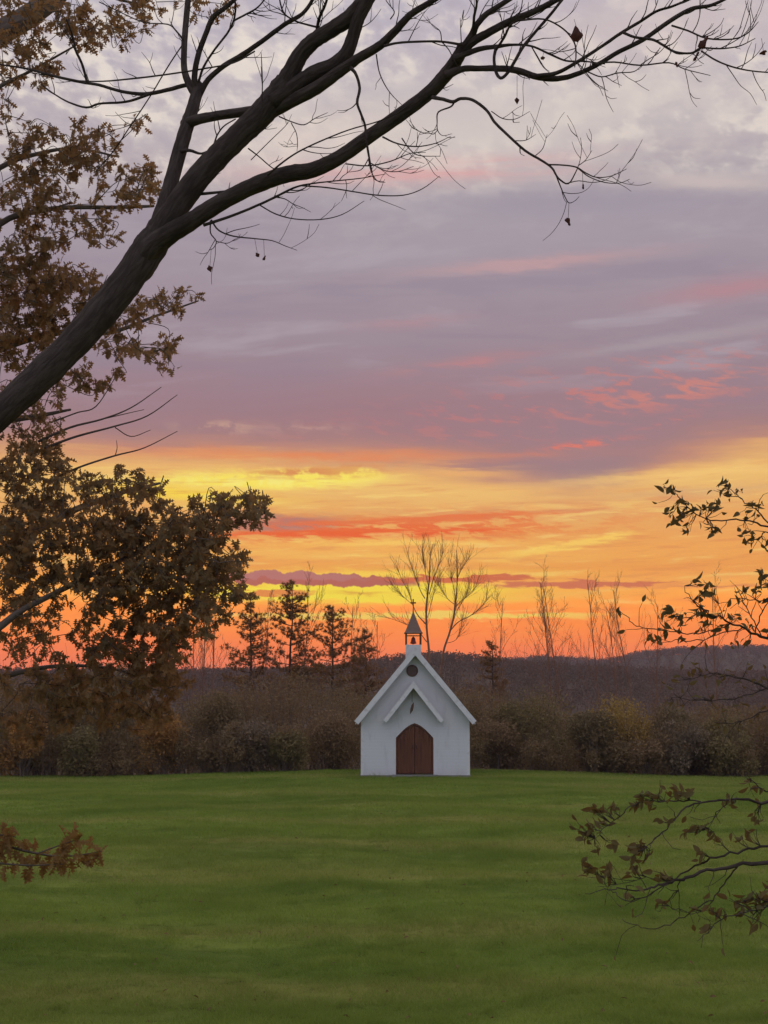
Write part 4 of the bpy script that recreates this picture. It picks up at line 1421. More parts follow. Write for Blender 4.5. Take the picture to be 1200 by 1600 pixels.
BR = {
    'A': (8.0, 8.35, [(222, 402, 26), (240, 368, 33), (256, 325, 30), (270, 275, 27), (283, 228, 27), (296, 185, 25), (305, 155, 22), (309, 132, 20)]),
    'A1': (8.33, 8.6, [(306, 150, 16), (295, 130, 14), (288, 108, 12), (288, 70, 11.5), (291, 30, 11.5), (295, -15, 11), (300, -80, 9)]),
    'A2': (8.33, 8.1, [(306, 145, 13), (304, 118, 11), (310, 85, 10.5), (322, 52, 10), (333, 27, 10), (352, 12, 9), (375, -8, 7)]),
    'A3': (8.33, 8.0, [(310, 152, 12), (325, 125, 10), (350, 103, 9.5), (380, 85, 9.5), (410, 64, 9), (445, 38, 8.5), (472, 22, 7.5), (488, 0, 6.5), (496, -30, 5)]),
    'A4': (8.33, 8.8, [(308, 140, 10), (292, 133, 8), (260, 141, 7.5), (225, 147, 7), (190, 143, 6), (155, 133, 5.5), (125, 128, 5.5), (85, 119, 5), (45, 108, 4), (-5, 100, 3)]),
    'A4b': (8.45, 8.9, [(238, 145, 6), (212, 155, 5), (190, 160, 4.5), (155, 162, 4), (135, 168, 4), (108, 160, 3.2), (85, 147, 2.6), (65, 132, 2)]),
    'A4c': (8.6, 8.4, [(136, 128, 5), (128, 100, 4.8), (118, 78, 4.6), (113, 55, 4), (104, 30, 3)]),
    'A5': (8.33, 8.0, [(308, 135, 5), (318, 105, 4.4), (335, 78, 4), (355, 52, 4), (365, 32, 3.8), (368, 8, 3.4), (362, -20, 3)]),
    'A5b': (8.1, 8.0, [(364, 33, 4), (385, 22, 3.6), (402, 12, 3), (418, -6, 2.5)]),
    'A6': (8.1, 8.6, [(398, 80, 3), (365, 98, 3), (320, 107, 3), (270, 115, 3), (215, 122, 3.2), (160, 127, 2.6), (120, 126, 2)]),
    'A7': (8.5, 9.0, [(292, 60, 2.4), (265, 100, 2.4), (235, 150, 2.2), (205, 195, 2.2), (178, 235, 2), (150, 268, 1.6)]),
    'A8': (8.3, 8.5, [(286, 62, 4), (275, 48, 3), (262, 38, 2.4), (225, 35, 2), (190, 20, 2), (155, 3, 1.8)]),
    'C': (8.25, 7.85, [(288, 195, 22), (312, 186, 19), (345, 180, 17.5), (380, 175, 18), (410, 170, 20), (435, 160, 22)]),
    'B': (8.0, 7.8, [(222, 402, 34), (246, 368, 44), (268, 335, 46), (300, 290, 47), (335, 250, 45), (372, 213, 45), (402, 185, 47), (428, 157, 50), (448, 132, 50)]),
    'B1': (7.8, 7.5, [(440, 143, 42), (455, 112, 34), (470, 85, 31), (488, 66, 30), (512, 50, 29), (540, 32, 30), (565, 8, 32), (585, -25, 32), (600, -70, 30)]),
    'B2': (7.8, 7.5, [(425, 160, 36), (460, 135, 32), (490, 115, 30), (520, 102, 28), (542, 82, 26), (552, 55, 24), (560, 28, 25), (574, 0, 26), (585, -30, 24)]),
    'B3': (7.85, 7.2, [(418, 176, 28), (455, 158, 25), (495, 137, 25), (530, 112, 22), (562, 90, 18), (592, 72, 17), (618, 48, 15), (640, 24, 13), (665, 8, 12), (700, -14, 10)]),
    'B4': (7.75, 7.5, [(494, 60, 7), (496, 42, 6), (500, 25, 5.5), (508, 8, 5), (515, -15, 4)]),
    'B4b': (7.9, 7.7, [(494, 42, 4), (478, 38, 3.6), (462, 33, 3.4), (445, 22, 3), (438, 5, 3), (436, -15, 2.5)]),
    'D': (8.0, 7.2, [(205, 428, 34), (236, 388, 44), (264, 366, 38), (295, 348, 34), (335, 322, 32), (375, 300, 31), (412, 284, 31), (450, 272, 31), (490, 265, 29), (530, 246, 27), (580, 211, 26), (630, 176, 26), (670, 145, 26), (698, 115, 27), (714, 92, 25), (724, 72, 22)]),
    'D1': (7.22, 7.0, [(712, 96, 18), (724, 76, 16), (738, 54, 14), (744, 40, 12), (760, 22, 11), (785, 6, 10), (812, -12, 9)]),
    'D1b': (7.1, 6.9, [(740, 46, 6), (741, 25, 5), (745, 5, 4), (740, -15, 3)]),
    'D2': (7.22, 6.9, [(714, 92, 20), (735, 68, 17), (765, 50, 15), (800, 32, 13.5), (830, 20, 12.5), (860, 5, 11), (895, -15, 9)]),
    'D3': (7.25, 6.7, [(698, 118, 18), (722, 108, 12), (750, 107, 10.5), (780, 107, 12), (808, 110, 12.5), (835, 119, 12), (862, 123, 11), (892, 119, 9.5), (930, 103, 8.5), (965, 82, 8.5), (1005, 62, 8.5), (1045, 34, 8.5), (1080, 14, 8), (1112, 8, 6.5), (1150, -10, 5)]),
    'D3b': (7.0, 6.6, [(838, 119, 9), (870, 114, 7.5), (900, 98, 6.5), (935, 76, 6), (970, 52, 6), (1000, 34, 5.5), (1025, 18, 5), (1050, 10, 4.6), (1085, -4, 4)]),
    'D3c': (6.75, 6.4, [(972, 50, 5.5), (992, 58, 5), (1020, 62, 5), (1035, 70, 4.6), (1055, 81, 4.2), (1080, 83, 4), (1096, 75, 3.6), (1125, 76, 3), (1155, 72, 2.2), (1180, 60, 1.4)]),
    'D3d': (6.7, 6.3, [(1050, 40, 4), (1075, 48, 3.4), (1105, 60, 3.2), (1145, 61, 2.8), (1168, 52, 2.2), (1185, 34, 1.2)]),
    'D3e': (6.5, 6.2, [(1096, 80, 3.4), (1120, 95, 3.2), (1150, 106, 3), (1185, 112, 2.6), (1230, 114, 2)]),
    'D3f': (6.9, 6.6, [(925, 100, 3.4), (960, 97, 3), (1000, 102, 2.8), (1045, 98, 2.6), (1070, 108, 2), (1110, 118, 1.2)]),
    'D3g': (6.9, 6.7, [(918, 112, 2.6), (940, 120, 2.4), (965, 114, 2.2), (990, 112, 1.8), (1003, 102, 1.2)]),
    'D4': (7.2, 7.0, [(708, 92, 14), (728, 84, 11), (752, 76, 9.5), (775, 73, 8), (800, 70, 5), (830, 72, 4), (860, 85, 4), (885, 95, 3.6), (915, 96, 3), (945, 100, 2)]),
    'D4b': (7.05, 6.9, [(775, 74, 6), (772, 92, 5.5), (775, 112, 6), (782, 122, 6), (792, 115, 6), (803, 98, 6), (818, 72, 6), (838, 48, 5.6), (858, 25, 5.4), (878, 0, 5), (895, -22, 4)]),
    'D4c': (7.05, 6.8, [(775, 78, 5), (788, 58, 4.6), (797, 40, 4), (812, 30, 3)]),
    'D4d': (6.9, 6.7, [(812, 32, 3.4), (850, 30, 3), (880, 45, 3), (897, 66, 3), (900, 85, 2.6), (898, 105, 2)]),
    'D5': (7.2, 6.6, [(676, 152, 8), (692, 155, 6.5), (708, 159, 6.5), (720, 154, 6), (738, 156, 5.6), (760, 172, 5.4), (772, 190, 5.2), (790, 208, 5), (820, 235, 4.6), (845, 250, 4.4), (862, 262, 4), (872, 278, 3.4), (888, 287, 2.6), (900, 268, 2), (904, 258, 1.4)]),
    'D5b': (6.65, 6.4, [(856, 257, 3), (880, 258, 2.8), (900, 261, 2.8), (915, 270, 2.4), (932, 277, 2), (955, 275, 1.6), (979, 264, 1)]),
    'D5c': (6.6, 6.4, [(902, 262, 2.4), (920, 276, 2), (945, 285, 1.8), (968, 286, 1.4), (984, 280, 1)]),
    'D5d': (6.65, 6.6, [(869, 274, 2.8), (876, 292, 2.2), (883, 308, 1.8), (889, 317, 1.6), (898, 314, 1.2), (905, 307, 0.9)]),
    'D5e': (7.15, 7.1, [(710, 159, 4), (704, 167, 3.2), (685, 175, 2.8), (683, 190, 2), (684, 204, 1.8), (692, 212, 1.2), (706, 209, 0.9)]),
    'D5f': (7.1, 7.1, [(684, 203, 1.6), (676, 210, 1.2), (664, 202, 0.8)]),
    'T1': (7.4, 7.3, [(548, 106, 7), (556, 116, 5.6), (562, 138, 5.2), (558, 160, 5), (564, 178, 4.4), (570, 195, 4.6), (572, 215, 4), (576, 240, 3.4), (580, 262, 2.4), (585, 280, 1.6), (600, 284, 0.9)]),
    'T2': (7.3, 7.15, [(600, 72, 5), (622, 67, 4.4), (655, 65, 4.2), (690, 65, 4.2), (722, 70, 5)]),
    'T3': (7.8, 7.5, [(318, 352, 6), (360, 338, 5), (400, 322, 4.6), (430, 308, 4.4), (458, 294, 3.8), (480, 288, 3), (520, 283, 2.4), (560, 279, 2), (602, 272, 1)]),
    'T4': (7.6, 7.3, [(470, 290, 3), (510, 293, 2.6), (550, 299, 2.4), (590, 305, 2.4), (630, 305, 2), (660, 295, 1.6), (687, 275, 1)]),
    'T5': (7.7, 7.4, [(405, 320, 2.6), (430, 334, 2.4), (460, 342, 2.2), (500, 343, 2), (535, 335, 1.6), (569, 314, 1)]),
    'T6': (7.8, 7.6, [(330, 344, 3.6), (342, 360, 3), (365, 369, 2.6), (400, 373, 2.2), (425, 376, 1.8), (445, 384, 1.4), (464, 391, 0.9)]),
    'T6b': (7.8, 7.7, [(329, 345, 3), (329, 364, 2.4), (338, 377, 2), (333, 388, 1.4), (326, 391, 0.9)]),
    'T6c': (7.75, 7.7, [(338, 377, 1.6), (355, 380, 1.4), (368, 373, 0.9)]),
    'T7': (7.95, 7.7, [(314, 303, 6), (335, 301, 5), (358, 298, 4), (378, 292, 2.6)]),
    'T8': (8.15, 7.9, [(284, 236, 8), (297, 235, 6), (315, 240, 4), (332, 230, 3.4), (339, 212, 3), (350, 197, 2.6), (368, 186, 2.4)]),
    'T9': (7.6, 7.2, [(418, 274, 4), (440, 255, 3.4), (465, 238, 3), (500, 221, 2.8), (545, 203, 2.4), (590, 190, 2.4), (622, 176, 2), (645, 160, 1.6)]),
    'T10': (7.3, 7.1, [(598, 214, 3.4), (620, 224, 2.8), (650, 229, 2.4), (680, 224, 1.8), (704, 213, 1)]),
    'T11': (7.25, 7.1, [(628, 216, 2.4), (640, 233, 2), (655, 243, 1.8), (688, 244, 1)]),
    'T12': (7.35, 7.2, [(540, 256, 2.6), (575, 259, 2.4), (610, 252, 2.2), (640, 240, 1.6), (665, 238, 1)]),
    'T13': (7.3, 7.2, [(576, 250, 2), (580, 268, 1.8), (590, 283, 1.4), (602, 285, 0.9)]),
    'T14': (7.3, 7.2, [(578, 254, 2), (600, 266, 1.8), (622, 268, 1.6), (646, 260, 0.9)]),
    'T15': (7.7, 7.6, [(388, 232, 2.6), (405, 245, 2.2), (425, 262, 2), (440, 268, 1.6)]),
    'T16': (7.7, 7.5, [(436, 182, 2.6), (455, 190, 2.2), (475, 195, 2), (492, 185, 1.6), (512, 176, 0.9)]),
    'T17': (7.7, 7.6, [(455, 192, 1.8), (463, 208, 1.6), (465, 225, 1.4), (464, 236, 0.9)]),
    'T18': (7.75, 7.7, [(409, 165, 2.2), (410, 130, 2), (409, 100, 1.8), (408, 82, 1)]),
    'T19': (7.3, 7.2, [(588, 85, 2.6), (592, 110, 2.2), (600, 130, 2), (612, 148, 1.6), (628, 164, 0.9)]),
    'T20': (8.0, 7.9, [(392, 250, 1.8), (420, 222, 1.6), (445, 198, 1.2), (450, 190, 0.8)]),
    'T21': (7.2, 7.1, [(690, 65, 2), (688, 50, 1.8), (680, 42, 1.4), (666, 31, 0.8)]),
    'T22': (7.2, 7.1, [(721, 70, 2), (720, 50, 1.6), (719, 28, 0.9)]),
    'T23': (7.0, 6.8, [(768, 174, 2), (785, 185, 1.8), (805, 186, 1.4), (828, 174, 0.8)]),
    'T24': (6.8, 6.7, [(805, 220, 1.8), (822, 219, 1.4), (837, 210, 0.8)]),
    'T25': (6.7, 6.6, [(837, 243, 1.8), (848, 232, 1.4), (855, 210, 0.8)]),
    'T26': (6.6, 6.5, [(905, 258, 1.6), (915, 250, 1.4), (925, 235, 0.8)]),
    'T27': (7.1, 7.0, [(610, 30, 2.4), (616, 18, 2), (604, 2, 1.6), (598, -15, 1.2)]),
}
CUR = {}
SC_ = 1.0
for k, (d0, d1, pts) in BR.items():
    acc = Acc()
    big = pts[0][2] > 12
    c, rr = traced(acc, pts, d0, d1, 16 if big else 7, 0.035 if big else 0.05, rg, 6 if big else 4, wk=0.88 if big else 0.92)
    part('limb' if big else ('branch' if pts[0][2] > 5 else 'twig'), acc, m_bark, tree)
    CUR[k] = (c, rr)
# fine side twigs
tw = Acc()
for k, (c, rr) in CUR.items():
    if k in ('A', 'B', 'C', 'D', 'B1', 'B2'):
        m_ = 4
    elif k[0] == 'T' or k.startswith('D5'):
        m_ = 3
    else:
        m_ = 6
    if k in ('D3', 'D3b', 'D3c', 'D3d', 'D2', 'D4', 'T12', 'T3', 'D3f'):
        m_ += 5
    for q in range(m_):
        i = int(rg.uniform(0.25, 0.98) * (len(c) - 1))
        tg = unit(c[min(len(c) - 1, i + 1)] - c[max(0, i - 1)])
        v_ = rg.normal(0, 1, 3)
        v_[1] *= 0.6
        v_ = unit(v_ - tg * np.dot(v_, tg))
        dd = unit(tg * 0.8 + v_ * rg.uniform(0.5, 1.0))
        L = rg.uniform(0.06, 0.26)
        p = [c[i]]
        for s in range(4):
            dd = unit(dd + rg.normal(0, 0.16, 3) + np.array((0, 0, 0.16)))
            p.append(p[-1] + dd * L / 4)
        r0 = min(0.0035, rr[i] * 0.7)
        cc = catmull(p, 3)
        tube(tw, cc, np.linspace(r0, 0.0012, len(cc)), 4, cap=False)
        if rg.random() < 0.5:
            e = p[2]
            d2 = unit(dd + rg.normal(0, 0.6, 3))
            tube(tw, catmull([e, e + d2 * L * 0.2, e + unit(d2 + (0, 0, 0.3)) * L * 0.4], 3), np.linspace(0.002, 0.001, 7), 4, cap=False)
part('fine_twigs', tw, m_bark, tree, kind='stuff')


# a few last leaves: curled dead ones and those hanging from threads
def curled(px, py, d, wpx, hpx, seed, tilt=0.0, thread=None):
    r_ = np.random.default_rng(seed)
    c0 = P(px, py, d)
    w, h = wpx / F * d, hpx / F * d
    nu, nv = 7, 7
    v = []
    for i in range(nu):
        for j in range(nv):
            u, t = i / (nu - 1) * 2 - 1, j / (nv - 1) * 2 - 1
            wid = math.sqrt(max(0.02, 1 - t * t)) * (0.7 + 0.3 * math.cos(3 * t + seed))
            a = u * 1.5 + 0.3 * math.sin(seed + 2 * t)
            x = math.sin(a) * wid * w * 0.5 * (1 + 0.15 * r_.normal())
            y = -math.cos(a) * wid * w * 0.35
            z = t * h * 0.5 + 0.06 * h * r_.normal() * abs(u)
            ct, st = math.cos(tilt), math.sin(tilt)
            v.append(c0 + np.array((x * ct - z * st, y, x * st + z * ct)))
    q = [(i * nv + j, (i + 1) * nv + j, (i + 1) * nv + j + 1, i * nv + j + 1) for i in range(nu - 1) for j in range(nv - 1)]
    a = Acc()
    a.add(v, q)
    if thread:
        tube(a, [P(thread[0], thread[1], d), c0 + np.array((0, 0, h * 0.4))], [0.0012, 0.0012], 3, cap=False)
    part('dead_leaf', a, m_dead, tree)


curled(901, 53, 6.75, 21, 30, 1, 0.1, (897, 30))
curled(1100, 66, 6.5, 14, 26, 2, -0.6)
curled(1088, 88, 6.5, 8, 18, 3, -0.5, (1096, 78))
curled(888, 347, 6.6, 11, 14, 4, 0.4, (889, 317))
curled(808, 158, 6.9, 9, 11, 5, 0.0, (808, 118))
curled(328, 420, 7.7, 9, 13, 6, 0.3, (330, 388))
curled(402, 398, 7.65, 7, 9, 7, 0.6, (398, 373))
curled(413, 403, 7.65, 6, 9, 8, -0.5, (412, 374))
curled(911, 292, 6.5, 6, 9, 9, 0.0, (910, 268))
curled(1057, 101, 6.6, 7, 10, 10, 0.2)
curled(1193, 83, 6.3, 14, 8, 11, 0.4, (1190, 60))
curled(848, 91, 6.9, 8, 7, 12, 0.2, (850, 80))

# ------------------------------------------------------------------ the leafy tree at the right
m_rl = leaf_material('right_tree_leaves', (0.13, 0.11, 0.045), (0.105, 0.10, 0.042), (0.15, 0.11, 0.045), (0.26, 0.14, 0.04), 0.3, 12.0)
rb = np.array((2.75, 6.4, 0.0))
rb[2] = float(gz(rb[0], rb[1]))
rtree = thing('small_tree', 'small tree with thin boughs of sparse small olive oval leaves', 'tree', tuple(rb))
rg = np.random.default_rng(61)
acc = Acc()
c = catmull([rb + (0, 0, -0.15), rb + (-0.03, 0, 0.6), rb + (0.04, 0.02, 1.5), rb + (0.0, -0.03, 2.6), rb + (0.06, 0, 3.8), rb + (0.0, 0, 5.2)], 6)
tube(acc, c, np.linspace(0.085, 0.015, len(c)), 10, 0.03, rg)
part('trunk', acc, m_bark, rtree)


def rz(py, d):
    """height on the trunk for a bough that enters the frame at row py"""
    return rb + np.array((0, 0, P(1200, py, d)[2] - rb[2]))


DR = 5.9
RBR = {
    'R1': (900, [(1290, 875, 7), (1235, 848, 6), (1200, 826, 5), (1178, 815, 4), (1150, 811, 3.6), (1120, 813, 3.2), (1098, 810, 2.8), (1080, 795, 2.4), (1062, 777, 2), (1048, 765, 1.4), (1038, 760, 1)], 5.9),
    'R1b': (890, [(1235, 848, 4), (1205, 822, 3.6), (1185, 800, 3), (1165, 783, 2.6), (1148, 771, 2.2), (1136, 760, 1.4)], 5.9),
    'R1c': (895, [(1225, 842, 3.4), (1200, 830, 3), (1186, 840, 2.6), (1172, 850, 1.6)], 5.9),
    'R2': (1060, [(1290, 1035, 10), (1230, 1010, 8), (1190, 995, 6.5), (1160, 980, 5), (1140, 972, 4.2), (1115, 962, 3.4), (1095, 950, 3), (1078, 935, 2), (1068, 915, 1.2)], 5.7),
    'R2b': (1050, [(1140, 975, 3), (1110, 985, 2.6), (1075, 990, 2.4), (1040, 985, 2.2), (1005, 981, 2), (988, 972, 1.8), (975, 959, 1.4)], 5.6),
    'R2c': (1050, [(1160, 981, 3), (1130, 990, 2.4), (1090, 1002, 2), (1055, 1000, 1.6), (1020, 1004, 1)], 5.6),
    'R2d': (1050, [(1120, 965, 2.6), (1090, 962, 2.2), (1065, 965, 1.8), (1045, 957, 1.2)], 5.6),
    'R2e': (1040, [(1190, 995, 3), (1175, 965, 2.6), (1160, 935, 2.2), (1150, 915, 1.2)], 5.8),
    'R2f': (1040, [(1180, 990, 3), (1190, 955, 2.6), (1210, 925, 2), (1196, 905, 1.4)], 5.7),
    'R2g': (1040, [(1210, 945, 3), (1180, 938, 2.2), (1150, 935, 2), (1125, 944, 1.2)], 5.9),
    'R3': (1150, [(1290, 1120, 8), (1230, 1090, 6), (1190, 1070, 4.5), (1150, 1058, 3.4), (1110, 1052, 2.4), (1080, 1062, 1.4)], 6.6),
    'R3b': (1150, [(1200, 1075, 3.4), (1150, 1090, 2.6), (1100, 1095, 2), (1050, 1088, 1.2)], 6.6),
    'R3c': (1150, [(1230, 1095, 3.4), (1185, 1115, 2.6), (1150, 1130, 2), (1115, 1128, 1.2)], 6.6),
    'R5': (1230, [(1300, 1248, 10), (1250, 1250, 8.5), (1200, 1252, 7), (1160, 1251, 6), (1125, 1250, 5), (1085, 1256, 4), (1060, 1272, 3.4), (1042, 1295, 3), (1020, 1314, 2.4), (1006, 1328, 1.6)], 5.4),
    'R5b': (1230, [(1095, 1253, 3.4), (1060, 1252, 3), (1030, 1252, 2.8), (1000, 1252, 2.6), (980, 1266, 2.2), (960, 1282, 2), (942, 1295, 1.6), (930, 1310, 1)], 5.4),
    'R5c': (1230, [(1140, 1253, 2.2), (1120, 1270, 1.8), (1108, 1292, 1)], 5.4),
    'R5d': (1225, [(1260, 1225, 4), (1205, 1238, 3), (1180, 1225, 2.4), (1160, 1210, 1.4)], 5.6),
    'R6': (1300, [(1320, 1320, 14), (1260, 1338, 12), (1200, 1347, 10), (1150, 1352, 8), (1105, 1362, 7), (1065, 1373, 6.5), (1035, 1382, 5), (1010, 1389, 4), (975, 1390, 3), (945, 1391, 2.2), (915, 1397, 1.2)], 5.2),
    'R6b': (1300, [(1260, 1312, 7), (1200, 1322, 6), (1160, 1328, 5), (1120, 1338, 4.6), (1085, 1355, 4), (1050, 1375, 3.4), (1020, 1395, 2.8), (985, 1407, 2.4), (962, 1396, 2), (948, 1385, 1.4), (945, 1372, 1)], 5.15),
    'R6c': (1300, [(1152, 1355, 3.6), (1130, 1382, 3), (1112, 1405, 2.8), (1085, 1422, 2.6), (1055, 1440, 2.4), (1022, 1452, 2), (995, 1446, 1.6), (972, 1437, 1)], 5.1),
    'R6d': (1300, [(1068, 1372, 2.6), (1055, 1395, 2.2), (1040, 1412, 1.8), (1028, 1425, 1.2)], 5.1),
    'R6e': (1300, [(1055, 1375, 2.2), (1010, 1372, 1.8), (975, 1380, 1.4), (935, 1385, 0.9)], 5.2),
    'R6f': (1300, [(1040, 1415, 1.8), (1060, 1422, 1.6), (1085, 1425, 1.2), (1110, 1422, 0.9)], 5.1),
    'R7': (1380, [(1300, 1395, 6), (1245, 1408, 5), (1200, 1418, 4), (1165, 1424, 3), (1130, 1436, 2.4), (1108, 1455, 1.6), (1092, 1470, 1)], 5.0),
    'R7b': (1380, [(1215, 1412, 3), (1180, 1405, 2.2), (1150, 1412, 1.4)], 5.0),
}
rpos, rdir, rrol, rsz = [], [], [], []


def add_leaf(p, d, s):
    rpos.append(p); rdir.append(unit(d)); rrol.append(rg.uniform(0, 6.28)); rsz.append(s)


RC = {}
MAIN = ('R1', 'R2', 'R3', 'R5', 'R6', 'R7')
for k, (py0, pts, d) in RBR.items():
    acc = Acc()
    if k in MAIN:
        w = [rz(py0 + 40, d)] + [P(p[0], p[1], d + (0.4 - 0.06 * i)) for i, p in enumerate(pts)]
        r = [pts[0][2] * 1.3 / 2 / F * d] + [p[2] / 2 / F * d for p in pts]
    else:
        m_ = RC[[q for q in MAIN if k.startswith(q)][0]][0]
        tgt = P(pts[0][0], pts[0][1], d)
        # start on the parent bough, at its depth
        sc = [abs(600 + q[0] / q[1] * F - pts[0][0]) for q in m_]
        dpt = m_[int(np.argmin(sc))][1]
        w = [P(p[0], p[1], dpt + rg.uniform(-0.05, 0.05) * i) for i, p in enumerate(pts)]
        r = [p[2] / 2 / F * dpt for p in pts]
    c = catmull(w, 4)
    r = [q_ * 0.7 for q_ in r]
    c[1:] += rg.normal(0, 0.0035, (len(c) - 1, 3))
    rr = np.interp(np.linspace(0, 1, len(c)), np.linspace(0, 1, len(r)), r)
    tube(acc, c, rr, 6, 0.08, rg)
    part('bough' if k in MAIN else 'twig', acc, m_bark, rtree)
    RC[k] = (c, rr)

# leaves placed where the sprays carry them: (px, py, count, spread px, depth)
LC = [(1042, 762, 3, 8), (1052, 768, 3, 8), (1066, 782, 3, 10), (1078, 786, 2, 8), (1085, 797, 2, 6), (1050, 800, 5, 14), (1065, 800, 5, 12), (1052, 818, 4, 12), (1068, 818, 3, 10), (1074, 830, 2, 6),
      (1102, 798, 4, 12), (1118, 795, 4, 10), (1106, 820, 4, 12), (1114, 828, 3, 8), (1116, 785, 2, 6), (1128, 758, 3, 8), (1138, 758, 2, 6), (1126, 768, 2, 6), (1136, 776, 2, 6), (1154, 770, 2, 5),
      (1178, 790, 3, 8), (1192, 794, 2, 6), (1166, 803, 3, 8), (1182, 806, 2, 6), (1166, 832, 3, 8), (1164, 848, 3, 8), (1178, 842, 3, 8), (1198, 850, 3, 8),
      (1090, 906, 4, 12), (1104, 918, 4, 12), (1115, 930, 4, 12), (1096, 930, 3, 10), (1040, 955, 5, 12), (1058, 960, 5, 12), (1050, 970, 4, 12), (1085, 955, 5, 14), (1100, 960, 5, 12), (1120, 962, 4, 12),
      (1098, 980, 5, 14), (1118, 985, 4, 12), (1060, 985, 3, 10), (1040, 988, 3, 8), (1065, 1002, 3, 8), (1030, 1000, 3, 10), (1010, 995, 2, 8), (1018, 1005, 2, 6), (1145, 965, 3, 10), (1170, 975, 3, 10),
      (1165, 1000, 3, 10), (1150, 1005, 2, 8), (1190, 900, 6, 14), (1195, 915, 5, 12), (1185, 925, 4, 12), (1160, 925, 3, 10), (1198, 940, 4, 10), (968, 956, 2, 3), (1205, 980, 4, 12),
      (1090, 1050, 5, 20), (1125, 1060, 6, 20), (1160, 1055, 6, 20), (1185, 1080, 6, 20), (1060, 1065, 3, 16), (1110, 1092, 5, 20), (1060, 1088, 4, 16), (1150, 1100, 5, 20), (1130, 1128, 5, 16), (1180, 1125, 5, 16), (1050, 1100, 3, 12),
      (1010, 1242, 5, 12), (1025, 1235, 5, 12), (1050, 1242, 5, 12), (1062, 1235, 5, 12), (1015, 1258, 5, 10), (1072, 1242, 4, 10), (990, 1260, 3, 8), (1000, 1250, 4, 8), (1140, 1255, 4, 10), (1130, 1252, 3, 8),
      (925, 1262, 5, 12), (942, 1268, 5, 12), (955, 1262, 3, 8), (900, 1292, 4, 10), (915, 1300, 5, 12), (930, 1295, 5, 12), (940, 1285, 4, 10), (910, 1308, 4, 10), (932, 1328, 3, 6), (958, 1322, 2, 5),
      (990, 1325, 4, 10), (1002, 1322, 4, 10), (1000, 1338, 3, 8), (985, 1340, 2, 6), (1012, 1335, 2, 6), (1030, 1280, 2, 6), (1045, 1285, 2, 6), (1070, 1302, 3, 6), (1085, 1298, 4, 8), (1110, 1308, 4, 8), (1095, 1290, 2, 6),
      (1120, 1310, 3, 8), (1150, 1312, 3, 8), (1170, 1305, 4, 10), (1185, 1280, 3, 10), (1175, 1275, 3, 8), (915, 1350, 4, 10), (922, 1362, 4, 10), (950, 1372, 4, 10), (945, 1360, 3, 8), (985, 1362, 4, 10), (990, 1355, 3, 8),
      (1030, 1372, 4, 8), (1042, 1370, 3, 6), (1090, 1335, 3, 10), (1095, 1345, 2, 8), (1032, 1415, 3, 8), (982, 1400, 2, 5), (1085, 1420, 2, 6), (1110, 1425, 3, 8),
      (1150, 1410, 5, 12), (1170, 1405, 5, 12), (1190, 1410, 5, 12), (1180, 1430, 4, 12), (1160, 1425, 3, 10), (1125, 1432, 3, 8), (1100, 1450, 3, 8), (1198, 1395, 4, 10), (1180, 1445, 3, 8), (1185, 1230, 3, 12), (1165, 1215, 3, 10)]
allc = np.vstack([c for c, r in RC.values()])
cpx = 600 + allc[:, 0] / allc[:, 1] * F
_b = (allc[:, 2] - CZ) / allc[:, 1]
cpy = 800 - F * (_b * CP - SP) / (CP + _b * SP)
pet = Acc()
for (px, py, n, sp) in LC:
    k = int(np.argmin((cpx - px) ** 2 + (cpy - py) ** 2))
    A = allc[k]
    for j in range(n + 1):
        tx_, ty_ = px + rg.normal(0, sp * 0.55), py + rg.normal(0, sp * 0.5)
        b_ = P(tx_, ty_, A[1] + rg.normal(0, 0.03))
        d = unit(unit(b_ - A + 1e-4) * 0.4 + rg.normal(0, 0.6, 3) * np.array((1, 0.7, 0.7)) + np.array((-0.25, 0, -0.25)))
        s = rg.uniform(0.028, 0.052)
        add_leaf(b_ - d * s * 0.5, d, s)
        tube(pet, catmull([A, (A + b_) / 2 + rg.normal(0, 0.004, 3), b_ - d * s * 0.5], 2), np.linspace(0.0016, 0.0008, 5), 3, cap=False)
for k, (c, rr) in RC.items():
    for q in range(7 if k in MAIN else 4):
        i = int(rg.uniform(0.3, 0.97) * (len(c) - 1))
        tg = unit(c[min(len(c) - 1, i + 1)] - c[max(0, i - 1)])
        v_ = rg.normal(0, 1, 3)
        dd = unit(tg * 0.7 + unit(v_ - tg * np.dot(v_, tg)) * rg.uniform(0.5, 1.0))
        L = rg.uniform(0.04, 0.15)
        p = [c[i]]
        for s_ in range(4):
            dd = unit(dd + rg.normal(0, 0.25, 3))
            p.append(p[-1] + dd * L / 4)
        tube(pet, np.array(p), np.linspace(min(0.002, rr[i] * 0.8), 0.0009, 5), 4, cap=False)
        if rg.random() < 0.5:
            add_leaf(p[-1], dd + rg.normal(0, 0.3, 3), rg.uniform(0.03, 0.05))
part('leaf_stalks', pet, m_bark, rtree, kind='stuff')
rpos, rdir, rrol, rsz = map(np.array, (rpos, rdir, rrol, rsz))
idx = rg.permutation(len(rpos))
order = np.argsort(rpos[:, 1] - rsz * 4)
sel, rest = order[:300], order[300:]
a = Acc()
a.add(*OVAL)
oval_me = a.mesh('oval_leaf', m_rl)
leaf_objects('leaf', oval_me, rtree, rpos[sel], rdir[sel], rrol[sel], rsz[sel])
if len(rest):
    a = Acc()
    leaves(a, OVAL, rpos[rest], rdir[rest], rrol[rest], rsz[rest])
    part('leaves', a, m_rl, rtree, kind='stuff')

